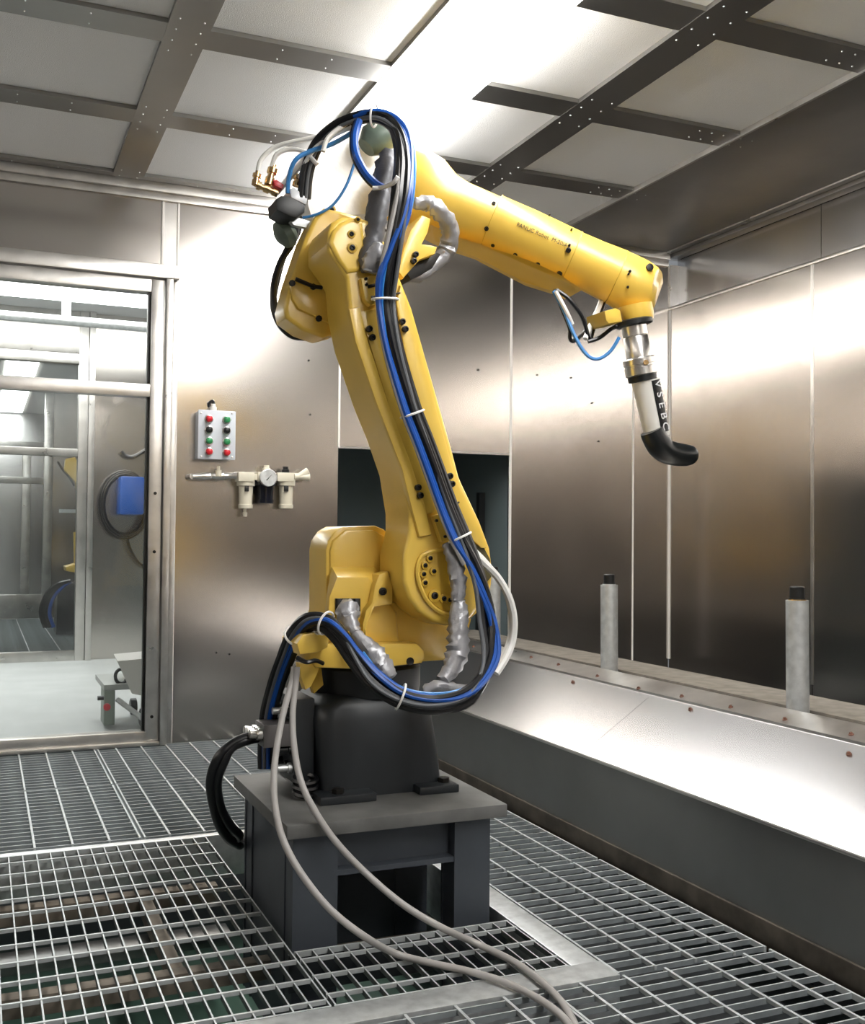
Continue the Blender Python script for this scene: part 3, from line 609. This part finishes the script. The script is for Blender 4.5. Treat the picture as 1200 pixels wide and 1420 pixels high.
for px, py, qx, qy in ((510, 398, 522, 395), (515, 413, 524, 411)):
    part('slot', cyl(bm_new(), at(px, py, YA-.021), at(qx, qy, YA-.021), .005, seg=6), BOLT, rb)
for px, py, qx, qy in ((606, 650, 612, 645), (631, 701, 637, 696), (546, 408, 555, 406)):
    part('slot', cyl(bm_new(), at(px, py, YA-.014), at(qx, qy, YA-.014), .0025, seg=6), BOLT, rb)
# elbow joint at the top of the arm
part('elbow_boss', prism([(456, 336), (461, 320), (472, 308), (486, 303), (503, 306), (508, 340), (500, 376), (482, 379), (468, 360)], YA-.008, YA2+.0, .012, seg=3), YEL, rb)
for px, py, r in ((487, 325, .011), (488, 344, .014), (460, 291, .011), (496, 305, .008)):
    bolt(px, py, YA-.006 if py > 300 else 2.84, r, YEL_SHADE, 'bolt_boss'); bolt(px, py, (YA-.009) if py > 300 else 2.836, r*.55)

# forearm: rear motor housing, elbow body, tube, wrist
YE = 2.90
part('rear_housing', prism([(424, 328), (436, 302), (450, 288), (470, 292), (500, 300), (530, 330), (520, 420), (470, 462), (448, 468), (420, 458), (397, 441), (394, 426), (404, 388)], YE-.08, YE+.02, .012, seg=3), YEL, rb)
hp = part('housing_cover', prism([(404, 396), (412, 388), (446, 400), (470, 420), (476, 455), (462, 450), (440, 440), (414, 428), (406, 415)], YE-.092, YE-.07, .006), YEL, rb)
sub('cover_slot', tube(bm_new(), [at(410, 387, YE-.1), at(434, 397, YE-.1), at(447, 399, YE-.1)], .006, 6), BOLT, hp)
for px, py in ((405, 393), (434, 398), (442, 442)):
    c = at(px, py, YE-.094); sub('cover_screw', lathe(bm_new(), c, (0, -1, 0), [(0, .009), (.006, .009), (.007, .005)], 8), BOLT, hp)
# forearm axis
A0, A1 = at(575, 262, 2.92), at(886, 396, 2.66)
def fa(t): return A0.lerp(A1, t)
AX = (A1-A0).normalized(); NU = Vector((0, 0, 1)); NU = (NU-AX*NU.dot(AX)).normalized(); NS = AX.cross(NU)
def fring(c, ru, rd, rs, n=28, dz=0):
    out = []
    for k in range(n):
        a = 2*math.pi*k/n; cu, cs = math.sin(a), math.cos(a)
        out.append(c+NU*((ru if cu > 0 else rd)*cu+dz)+NS*rs*cs)
    return out
FA_L = (A1-A0).length
def fdist(px, py):                       # parameter along the axis under a pixel
    best = min(range(401), key=lambda i: (lambda q: ((q[0]-px)**2+(q[1]-py)**2))(pix(fa(-.3+i*.004))))
    return -.3+best*.004
def pix(p):
    d = p-EYE; z = d.dot(CF); return (600+F_PX*d.dot(CR)/z, 710-F_PX*d.dot(CU)/z)
# elbow body
part('elbow_body', loft(bm_new(), [fring(fa(t), ru, rd, rs) for t, ru, rd, rs in ((-.14, .07, .08, .08), (-.10, .10, .11, .10), (0, .118, .125, .115), (.07, .112, .12, .112), (.14, .085, .10, .10), (.2, .078, .088, .09), (.345, .078, .084, .084))]), YEL, rb)
part('forearm_tube', loft(bm_new(), [fring(fa(t), ru, rd, rs) for t, ru, rd, rs in ((.345, .083, .086, .086), (.5, .083, .085, .085), (.70, .078, .080, .08))]), YEL, rb)
part('forearm_end', loft(bm_new(), [fring(fa(t), ru, rd, rs) for t, ru, rd, rs in ((.703, .077, .079, .079), (.80, .077, .080, .079), (.90, .080, .086, .08))]), YEL, rb)
# rounded wrist with a flat oblique cap
wr_ = bm_new(); rings = []
capn = Vector((.62, -.76, -.12)).normalized()
for t, s, s2 in ((.903, .079, .086), (.95, .079, .092), (1.0, .077, .092), (1.04, .071, .085), (1.07, .060, .074), (1.09, .045, .058)): rings.append(fring(fa(t), s, s2, s))
loft(wr_, rings)
cc = fa(1.045); bmesh.ops.bisect_plane(wr_, geom=wr_.verts[:]+wr_.edges[:]+wr_.faces[:], plane_co=cc+capn*.030, plane_no=capn, clear_outer=True)
ed = [e for e in wr_.edges if e.is_boundary]
if ed: bmesh.ops.edgeloop_fill(wr_, edges=ed)
part('wrist', wr_, YEL, rb)
for t in (.345, .702, .902):
    bm = bm_new(); s = .0845 if t < .5 else .0785
    tube(bm, [fa(t)+(NU*math.sin(a)+NS*math.cos(a))*s for a in [i*math.pi/24 for i in range(49)]], .0016, 4, caps=False); part('panel_joint', bm, YEL_SHADE, rb)
# faceted belly under the forearm
def belly(px, py, d): return at(px, py, d)
bf = [(600, 312), (633, 328), (676, 342), (714, 353), (747, 366), (776, 380), (806, 400), (787, 407), (765, 403), (729, 392), (681, 367), (633, 341), (604, 335)]
dep = lambda px: 2.92-.26*(px-575)/311
frt = [at(x, y, dep(x)-(.06 if i < 7 else -.03)) for i, (x, y) in enumerate(bf)]
part('forearm_belly', extr(bm_new(), frt, [Vector((p.x+.03, dep(bf[i][0])+.085, p.z+(0 if i < 7 else .005))) for i, p in enumerate(frt)], .006), YEL, rb)
def fbolt(px, py, r=.006):
    # screw on the tube's near side
    d = ray(px, py); best = None
    for i in range(400):
        p = EYE+d*(2.2+i*.003); t = (p-A0).dot(AX); q = p-A0-AX*t
        if q.length < .0855: best = (p, q.normalized()); break
    if best: part('cover_screw', lathe(bm_new(), best[0], best[1], [(-.004, r), (.003, r), (.004, r*.6), (.001, r*.5)], 8), BOLT, rb)
for px, py, r in ((685, 282, .006), (675, 317, .007), (684, 340, .006), (715, 353, .007), (746, 367, .007), (776, 380, .008), (790, 340, .004), (788.5, 347, .008), (762, 298, .003), (793, 318, .003), (874, 376, .004), (872, 380, .003), (871, 398, .004), (887, 430, .004)): fbolt(px, py, r)
bo = at(901, 371, 2.59); part('bolt', lathe(bm_new(), bo, (-.2, -1, .1), [(-.02, .011), (.006, .011), (.007, .006)], 10), BOLT, rb)
# lettering on the forearm
def lettering(txt, size, c, xdir, ydir, m, name, root, bend=None, ext=.0008):
    cu = bpy.data.curves.new(name, 'FONT'); cu.body = txt; cu.size = size; cu.extrude = ext; cu.align_x = 'CENTER'; cu.align_y = 'CENTER'
    o = bpy.data.objects.new('tmp', cu); C.objects.link(o); dg = bpy.context.evaluated_depsgraph_get()
    me = bpy.data.meshes.new_from_object(o.evaluated_get(dg)); bpy.data.objects.remove(o)
    x = Vector(xdir).normalized(); z = x.cross(Vector(ydir)).normalized(); y = z.cross(x)
    mw = Matrix((( x.x, y.x, z.x, c.x), (x.y, y.y, z.y, c.y), (x.z, y.z, z.z, c.z), (0, 0, 0, 1)))
    me.transform(Matrix.Translation(-Vector(root.location)) @ mw); me.materials.clear(); me.materials.append(m)
    p = bpy.data.objects.new(name, me); C.objects.link(p); p.parent = root; return p
def on_tube(px, py, rad=.086):
    d = ray(px, py)
    for i in range(1200):
        p = EYE+d*(2.2+i*.001); t = (p-A0).dot(AX); q = p-A0-AX*t
        if q.length < rad: return p, q.normalized()
c, n = on_tube(752, 326); yd = n.cross(AX)
if yd.z < 0: yd = -yd
lettering('FANUC Robot  M-20iA', .0165, c+n*.0012, AX, yd, INK, 'lettering', rb)

# wrist bracket and flange
part('wrist_bracket', prism([(839, 431), (855, 427), (861, 430), (864, 446), (845, 449), (841, 444)], 2.60, 2.70, .006), YEL, rb)
part('wrist_neck', lathe(bm_new(), at(878, 446, 2.64)-Vector((-.008, 0, -.05)), (at(900, 560, 2.64)-at(881, 446, 2.64)), [(0, .050), (.03, .050), (.048, .046)], 28), YEL, rb)
fl0 = at(880, 443, 2.64); TA = (at(900, 560, 2.64)-at(881, 446, 2.64)).normalized()
fl0 = at(878, 446, 2.64)
part('wrist_flange', lathe(bm_new(), fl0-TA*.006, TA, [(0, .050), (.004, .058), (.016, .058), (.020, .05)], 32), BLACKP, rb)
# sprayer on the wrist
part('sprayer_body', lathe(bm_new(), fl0+TA*.012, TA, [(0, .037), (.03, .037), (.032, .034), (.036, .037), (.10, .0372)], 32), CHROME, rb)
part('sprayer_collar', lathe(bm_new(), fl0+TA*.108, TA, [(0, .044), (.004, .049), (.02, .049), (.021, .046), (.027, .046), (.028, .048), (.05, .048), (.054, .042)], 32), CHROME, rb)
part('brass_port', lathe(bm_new(), fl0+TA*.13+Vector((-.012, -.045, 0)), (-.2, -1, 0), [(0, .008), (.006, .008)], 10), BRASS, rb)
sb = fl0+TA*.160
part('sock_band', lathe(bm_new(), sb, TA, [(0, .043), (.018, .0425)], 28), BLACKP, rb)
T2 = (at(911, 605, 2.63)-at(895, 528, 2.63)).normalized()
s0 = at(895.5, 528, 2.64)
end = at(912, 606, 2.63); SL = (end-s0).length
part('sprayer_sleeve', lathe(bm_new(), s0, T2, [(0, .042), (.3*SL, .0405), (SL, .0375)], 36), WHITEP, rb)
# black stripe with letters down the sleeve
side = Vector((.235, -.96, 0)); side = (side-T2*side.dot(T2)).normalized(); tang = T2.cross(side)
def srad(h): return .042-.0045*h/SL
bm = bm_new(); R0, R1 = [], []
for k in range(9):
    a = math.radians(-26+52*k/8)
    dv = side*math.cos(a)+tang*math.sin(a)
    R0.append([bm.verts.new(s0+T2*.004+dv*(srad(0)+.001)), bm.verts.new(s0+T2*.004+dv*(srad(0)-.004))]); R1.append([bm.verts.new(s0+T2*(SL*.93)+dv*(srad(SL)+.001)), bm.verts.new(s0+T2*(SL*.93)+dv*(srad(SL)-.004))])
for k in range(8):
    bm.faces.new((R0[k][0], R0[k+1][0], R1[k+1][0], R1[k][0])); bm.faces.new((R0[k][0], R0[k][1], R0[k+1][1], R0[k+1][0])); bm.faces.new((R1[k][0], R1[k][1], R1[k+1][1], R1[k+1][0]))
part('sleeve_stripe', bm, BLACKP, rb)
for k, ch in enumerate('VSEBC'):
    h = SL*(.10+.185*k); lettering(ch, .036, s0+T2*h+side*(srad(h)+.0022), T2, side.cross(T2), INKW, 'lettering', rb, ext=.0006)
tipc = cr([(904, 597), (911, 612), (921, 624), (934, 629), (948, 631), (959, 631), (966, 631)], 4)
tipr = [17.5, 18, 18.2, 18.4, 18.6, 18.8, 18.9, 18.6, 18.4, 18.2, 18, 17.9, 17.8, 17.6, 17.4, 17.2, 17, 16.6, 16, 15.4, 14.5, 13, 11, 7.5, 1.5]
tp = [at(x, y, 2.625) for x, y in tipc]
part('sprayer_tip', tube(bm_new(), tp, [r*.00199 for r in tipr[:len(tp)]], 24), mat('tip_black', '#101314', .35), rb)

# elbow bracket and silver gaiters
part('elbow_bracket', prism([(570, 318), (586, 298), (598, 303), (594, 322), (586, 338), (600, 340), (607, 342), (604, 352), (583, 360), (572, 372), (560, 386), (552, 376), (560, 345)], 2.66, 2.78, .006), YEL, rb)
for px, py in ((576.5, 353), (574, 362)): bolt(px, py, 2.654, .008)
part('elbow_bracket', prism([(560, 372), (600, 348), (612, 352), (600, 372), (570, 388)], 2.70, 2.80, .004), BOLT, rb)
gp = cr([(574, 283, 2.74), (592, 281, 2.74), (608, 291, 2.74), (621, 308, 2.76), (625, 328, 2.78), (618, 350, 2.8), (602, 366, 2.8), (584, 382, 2.8), (566, 386, 2.78)], 4)
def cloth(name, path, rads, m, flat=1.0, wob=.17):
    pts = [at(x, y, Y) for x, y, Y in path]; n = len(pts); rr = []
    for i in range(n):
        f_ = i/(n-1)*(len(rads)-1); k = min(int(f_), len(rads)-2); rr.append((rads[k]+(rads[k+1]-rads[k])*(f_-k))*(1+(.07 if i % 2 else -.07)))
    return part(name, tube(bm_new(), pts, rr, 14, flat=flat, wob=wob), m, rb, smooth=50)
cloth('elbow_gaiter', gp, [.014, .022, .024, .024, .026, .026, .024, .018, .012], SILVER)
cloth('arm_gaiter', cr([(540, 212, 2.7), (535, 235, 2.68), (529, 265, 2.66), (523, 300, 2.64), (516, 335, 2.625), (512, 358, 2.61), (512, 378, 2.61)], 4), [.020, .030, .026, .030, .026, .030, .022], SILVER_D)
cloth('arm_gaiter', cr([(525, 340, 2.60), (520, 355, 2.595), (516, 368, 2.595), (513, 379, 2.60)], 4), [.018, .027, .028, .02], SILVER)
cloth('shoulder_gaiter', cr([(618, 753, 2.585), (625, 768, 2.58), (632, 786, 2.575), (636, 808, 2.57), (635, 828, 2.57), (636, 836, 2.57), (637, 855, 2.565), (636, 880, 2.56), (634, 905, 2.55), (626, 928, 2.54), (612, 944, 2.535)], 4), [.010, .017, .022, .022, .019, .017, .023, .027, .028, .028, .022, .017], SILVER)
cloth('base_gaiter', cr([(484, 838, 2.735), (483, 848, 2.70), (485, 858, 2.685), (488, 868, 2.665), (494, 878, 2.645)], 3), [.016, .030, .026, .018, .012], SILVER, wob=.22)
cloth('base_gaiter', cr([(492, 876, 2.65), (508, 897, 2.62), (522, 914, 2.60), (534, 930, 2.58), (541, 942, 2.57)], 4), [.011, .026, .032, .027, .017], SILVER)
cloth('base_gaiter', cr([(588, 958, 2.54), (610, 952, 2.53), (632, 956, 2.53), (655, 955, 2.53)], 4), [.012, .018, .016, .008], SILVER)
# added white shape standing in for blown-out lamp glare, then green motor ends
MW = part('glare_shape', loft(bm_new(), [[at(x, y, 3.02)+Vector((0, d, 0)) for x, y in cr([(432, 300), (428, 240), (445, 200), (480, 172), (520, 170), (548, 205), (546, 250), (520, 292), (470, 298)], 3, True)] for d in (0, .12)]), GLARE, rb)
part('motor', tube(bm_new(), [at(x, y, 2.95) for x, y in ((508, 205), (518, 195), (532, 186), (540, 182))], [.03, .05, .05, .03], 16), GREENP, rb)
part('motor', tube(bm_new(), [at(x, y, 2.95) for x, y in ((404, 318), (398, 322), (390, 327), (385, 330))], [.03, .044, .04, .02], 16), GREENP, rb)

# dress pack hoses
MAIN = [(371, 1066, 2.93), (371, 1030, 2.93), (374, 990, 2.90), (384, 950, 2.85), (396, 915, 2.80), (410, 882, 2.73), (429, 863, 2.67), (452, 864, 2.63), (474, 884, 2.59), (494, 912, 2.55), (520, 943, 2.52), (556, 966, 2.50), (600, 974, 2.48), (642, 965, 2.48), (668, 940, 2.49), (680, 905, 2.51), (680, 858, 2.53), (670, 815, 2.54), (655, 778, 2.55), (638, 745, 2.56), (620, 702, 2.57), (603, 655, 2.57), (587, 612, 2.57), (572, 574, 2.57), (558, 530, 2.57), (546, 488, 2.57), (538, 450, 2.57), (534, 415, 2.57), (537, 380, 2.555), (545, 340, 2.54), (553, 300, 2.53), (560, 260, 2.53), (561, 220, 2.57), (554, 187, 2.63), (540, 168, 2.68), (519, 160, 2.70), (492, 164, 2.74), (462, 178, 2.78), (438, 203, 2.82), (425, 238, 2.84), (421, 275, 2.85)]
NK = len(MAIN)-1
def bundle_hose(keys, r, m, dY=0.0, i0=0, i1=NK, name='hose'):
    """keys: {control index: offset in pixels, positive = left of the run}"""
    ks = sorted(keys); pts = []
    for i in range(i0, i1+1):
        x, y, Y = MAIN[i]; a = MAIN[max(i-1, 0)]; b = MAIN[min(i+1, NK)]
        dx, dy = b[0]-a[0], b[1]-a[1]; L = math.hypot(dx, dy) or 1
        if i <= ks[0]: o = keys[ks[0]]
        elif i >= ks[-1]: o = keys[ks[-1]]
        else:
            k = max(q for q in ks if q <= i); k2 = min(q for q in ks if q > i); o = keys[k]+(keys[k2]-keys[k])*(i-k)/(k2-k)
        pts.append((x+dy/L*o, y-dx/L*o, Y+dY))
    return part(name, tube(bm_new(), [at(*p) for p in cr(pts, 5)], r, 8), m, rb)
# left of the run on the arm = image left
bundle_hose({0: -4, 6: -8, 10: -10, 13: -12, 16: 8, 19: 2, 28: 2, 31: 11, 34: 4}, .0115, HBLACK, .006)
bundle_hose({0: 2, 6: 2, 10: -3, 13: -5, 16: 12, 19: -5, 28: -4, 31: 5, 34: 0}, .0115, HBLACK, -.006)
bundle_hose({0: 8, 6: 8, 10: 3, 13: 1, 16: 2, 19: -10, 28: -9, 31: -1, 34: 5}, .0115, HBLACK, 0)
bundle_hose({0: -9, 6: -3, 10: 8, 13: 6, 16: -3, 19: -3, 28: -2, 31: -4, 34: -4}, .0095, HBLACK, -.012)
bundle_hose({0: 0, 5: -3, 7: 4, 10: 8, 12: 4, 13: -1, 15: -11, 17: 2, 19: 9, 28: 8, 30: -6, 33: -12, 35: -6, 36: -3}, .0078, HBLUE, -.014, 0, 36)
bundle_hose({0: 4, 5: 2, 7: 0, 10: 11, 12: 8, 13: 3, 15: -6, 17: 6, 19: 6, 23: 6, 28: 10, 30: -12, 33: -7, 35: -4}, .0078, HBLUE, -.012, 0, 36)
bundle_hose({10: 12, 12: 12, 13: 9, 15: -2, 17: -6, 19: 4, 23: 9, 28: 3, 30: -14, 33: -14, 35: -6}, .0042, HLBLUE, -.012, 9, 36)
bundle_hose({20: 12, 24: 12, 27: 10, 29: 9, 31: 7, 33: 3, 35: -1}, .0065, HGREY, -.010, 18, 36)
bundle_hose({8: 4, 10: -6, 13: -3, 16: 15, 19: 0, 28: -13, 31: -7, 34: 3}, .006, mat('hose_dark_grey', '#55585c', .4), -.015)
for i, o, rr in ((35, 0, .030), (27, 0, .034), (23, 0, .032), (19, 1, .032), (7, 2, .031), (5, 0, .030), (11, 0, .033)):
    x, y, Y = MAIN[i]; a, b = at(*MAIN[i-1]), at(*MAIN[i+1]); t = (b-a).normalized(); n1 = t.cross(Vector((0, 1, 0))).normalized(); n2 = t.cross(n1); c = at(x, y, Y)
    part('cable_tie', tube(bm_new(), [c+(n1*math.cos(q)+n2*math.sin(q))*rr for q in [k*math.pi/14 for k in range(29)]], .0032, 5, caps=False), TIE, rb)
def hose(pts, r, m, name='hose', seg=8): return part(name, tube(bm_new(), [at(*p) for p in cr(pts, 6)], r, seg), m, rb)
hose([(498, 168, 2.71), (492, 190, 2.69), (494, 214, 2.67), (506, 238, 2.66), (520, 254, 2.65), (533, 262, 2.64)], .011, HBLUE)
hose([(494, 170, 2.72), (489, 190, 2.70), (491, 216, 2.68), (503, 240, 2.67), (517, 256, 2.66), (530, 264, 2.65)], .009, HBLACK)
hose([(517, 261, 2.63), (530, 260, 2.62), (545, 254, 2.52), (552, 245, 2.5)], .006, TIE, 'cable_tie')
hose([(399, 268, 2.84), (401, 245, 2.83), (410, 222, 2.81), (430, 210, 2.80), (460, 200, 2.78), (488, 184, 2.75), (498, 172, 2.73)], .0065, HLBLUE)
hose([(420, 302, 2.84), (440, 297, 2.82), (462, 284, 2.81), (480, 258, 2.80), (492, 225, 2.79), (497, 205, 2.78)], .004, HLBLUE)
hose([(357, 243, 2.86), (362, 222, 2.86), (380, 205, 2.85), (405, 197, 2.83), (440, 190, 2.80), (470, 182, 2.77), (492, 176, 2.74)], .0065, HWHITE)
hose([(377, 232, 2.86), (384, 214, 2.85), (402, 207, 2.84), (422, 211, 2.82), (440, 228, 2.80)], .0065, HWHITE)
hose([(416, 248, 2.84), (424, 225, 2.82), (438, 205, 2.80), (462, 188, 2.78), (486, 176, 2.75), (480, 172, 2.75), (456, 190, 2.76), (448, 210, 2.76)], .0065, HWHITE)
hose([(411, 302, 2.90), (410, 325, 2.96), (404, 340, 2.97), (390, 362, 2.97), (380, 395, 2.97), (381, 425, 2.97), (390, 450, 2.96), (404, 465, 2.94), (424, 468, 2.92)], .010, HBLACK)
hose([(415, 302, 2.91), (412, 325, 2.98), (396, 350, 2.99), (385, 385, 2.99), (379, 420, 2.99), (386, 446, 2.98), (400, 462, 2.97), (416, 468, 2.95)], .010, HBLACK)
hose([(652, 762, 2.56), (668, 778, 2.56), (690, 800, 2.56), (706, 828, 2.55), (713, 858, 2.55), (711, 888, 2.55), (702, 912, 2.54), (688, 934, 2.53)], .0105, HWHITE)
hose([(656, 762, 2.57), (674, 780, 2.57), (694, 806, 2.57), (706, 836, 2.57), (709, 862, 2.56), (706, 890, 2.56), (694, 920, 2.55)], .008, HWHITE)
# wrist hoses
for pts, r, m in (([(770, 402, 2.72), (780, 430, 2.70), (790, 455, 2.69), (791, 470, 2.69), (798, 472, 2.70), (815, 455, 2.72), (838, 415, 2.72)], .006, HBLACK),
                  ([(772, 402, 2.71), (790, 415, 2.69), (808, 440, 2.68), (818, 470, 2.68), (824, 455, 2.7), (836, 425, 2.71), (840, 415, 2.72)], .006, HBLACK),
                  ([(768, 404, 2.71), (782, 430, 2.69), (797, 465, 2.67), (812, 490, 2.66), (828, 498, 2.65), (846, 488, 2.64), (859, 468, 2.63)], .0055, HLBLUE),
                  ([(771, 404, 2.70), (786, 432, 2.68), (794, 450, 2.68)], .006, HWHITE),
                  ([(812, 470, 2.68), (820, 450, 2.69), (830, 428, 2.70), (836, 412, 2.71)], .008, HWHITE),
                  ([(816, 474, 2.67), (832, 468, 2.66), (848, 456, 2.65), (858, 452, 2.64)], .006, HBLACK)):
    hose(pts, r, m, 'wrist_hose')
# valve block with brass fittings
def vp(x, y, Y=2.86): return at(345+x/12, 210+y/12, Y)
vb = part('valve_block', prism([(383, 276), (390, 271), (402, 272), (424, 284), (423, 294), (412, 302), (402, 300), (384, 291)], 2.83, 2.92, .006), BLACKP, rb)
sub('clear_lid', prism([(402, 262), (408, 259), (427, 275), (425, 284), (404, 274)], 2.83, 2.90, .004), mat('clear_plastic', '#cfd4da', .15), vb)
def fit(x0, y0, x1, y1, r=.011):
    p, q = vp(x0, y0), vp(x1, y1); L = (q-p).length
    sub('brass_fitting', lathe(bm_new(), p, q-p, [(0, r), (L*.35, r), (L*.37, r*.75), (L*.55, r*.75), (L*.57, r*1.1), (L*.8, r*1.1), (L*.82, r*.6), (L, r*.55)], 10), BRASS, vb)
fit(110, 560, 150, 330); fit(330, 560, 420, 220, .013); fit(790, 580, 830, 380, .012); fit(340, 640, 90, 540, .011); fit(480, 700, 230, 590, .011)
sub('red_clip', prism([(379, 250), (384, 249), (394, 256), (392, 262), (381, 257)], 2.85, 2.88, .002), RED, vb)
part('valve_bracket', prism([(392, 296), (414, 302), (440, 310), (436, 318), (408, 312)], 2.87, 2.89), GALV, rb)

# ------------------------------------------------------------------ supply hoses on the floor side
def freehose(name, label, pts3, r, m, grp=None): return tag(finish(name, tube(bm_new(), cr(pts3, 8), r, 10), m), label, 'hose', grp)
def fz(x, y, z=.012): return tuple(atz(x, y, z))
h1 = [at(408, 925, 2.69), at(405, 945, 2.68), at(394, 985, 2.64), at(385, 1030, 2.60), at(380, 1075, 2.55), at(382, 1120, 2.51), at(393, 1165, 2.47), at(417, 1210, 2.42), at(455, 1258, 2.37), at(500, 1295, 2.31), fz(548, 1322, .02), fz(600, 1336), fz(650, 1347), fz(700, 1362), fz(745, 1384), fz(780, 1410), fz(800, 1440), fz(815, 1480)]
freehose('air_hose', 'grey hose hanging lower left over the pedestal corner to the floor', [tuple(p) for p in h1], .0085, HGREY, 'grey hoses from the robot to the floor')
h2 = [at(412, 925, 2.68), at(410, 950, 2.67), at(406, 990, 2.64), at(408, 1035, 2.60), at(418, 1085, 2.55), at(440, 1130, 2.51), at(470, 1172, 2.48), at(512, 1215, 2.44), at(560, 1255, 2.38), at(610, 1285, 2.32), fz(660, 1308, .02), fz(710, 1332), fz(745, 1356), fz(775, 1385), fz(793, 1412), fz(806, 1445), fz(815, 1485)]
freehose('air_hose', 'grey hose crossing the front of the pedestal to the right strip', [tuple(p) for p in h2], .0085, HGREY, 'grey hoses from the robot to the floor')
for k, (dx, lab) in enumerate(((0, 'outer black cable looping from the junction block down to the grating'), (9, 'inner black cable looping from the junction block behind the pedestal'))):
    pts = [at(360, 1020+k*3, 2.84+k*.03), at(345, 1022+k*4, 2.84), at(322, 1032+k*4, 2.84), at(302+dx, 1052+k*3, 2.84), at(292+dx, 1085, 2.86), at(297+dx, 1120, 2.9), at(305+dx*1.6, 1145, 2.94), at(317+dx*1.6, 1163-k*5, 2.98), at(328, 1170-k*6, 3.03), at(333, 1172-k*6, 3.09)]
    freehose('power_cable', lab, [tuple(p) for p in pts], .0135, HBLACK, 'black cables looping left of the pedestal')
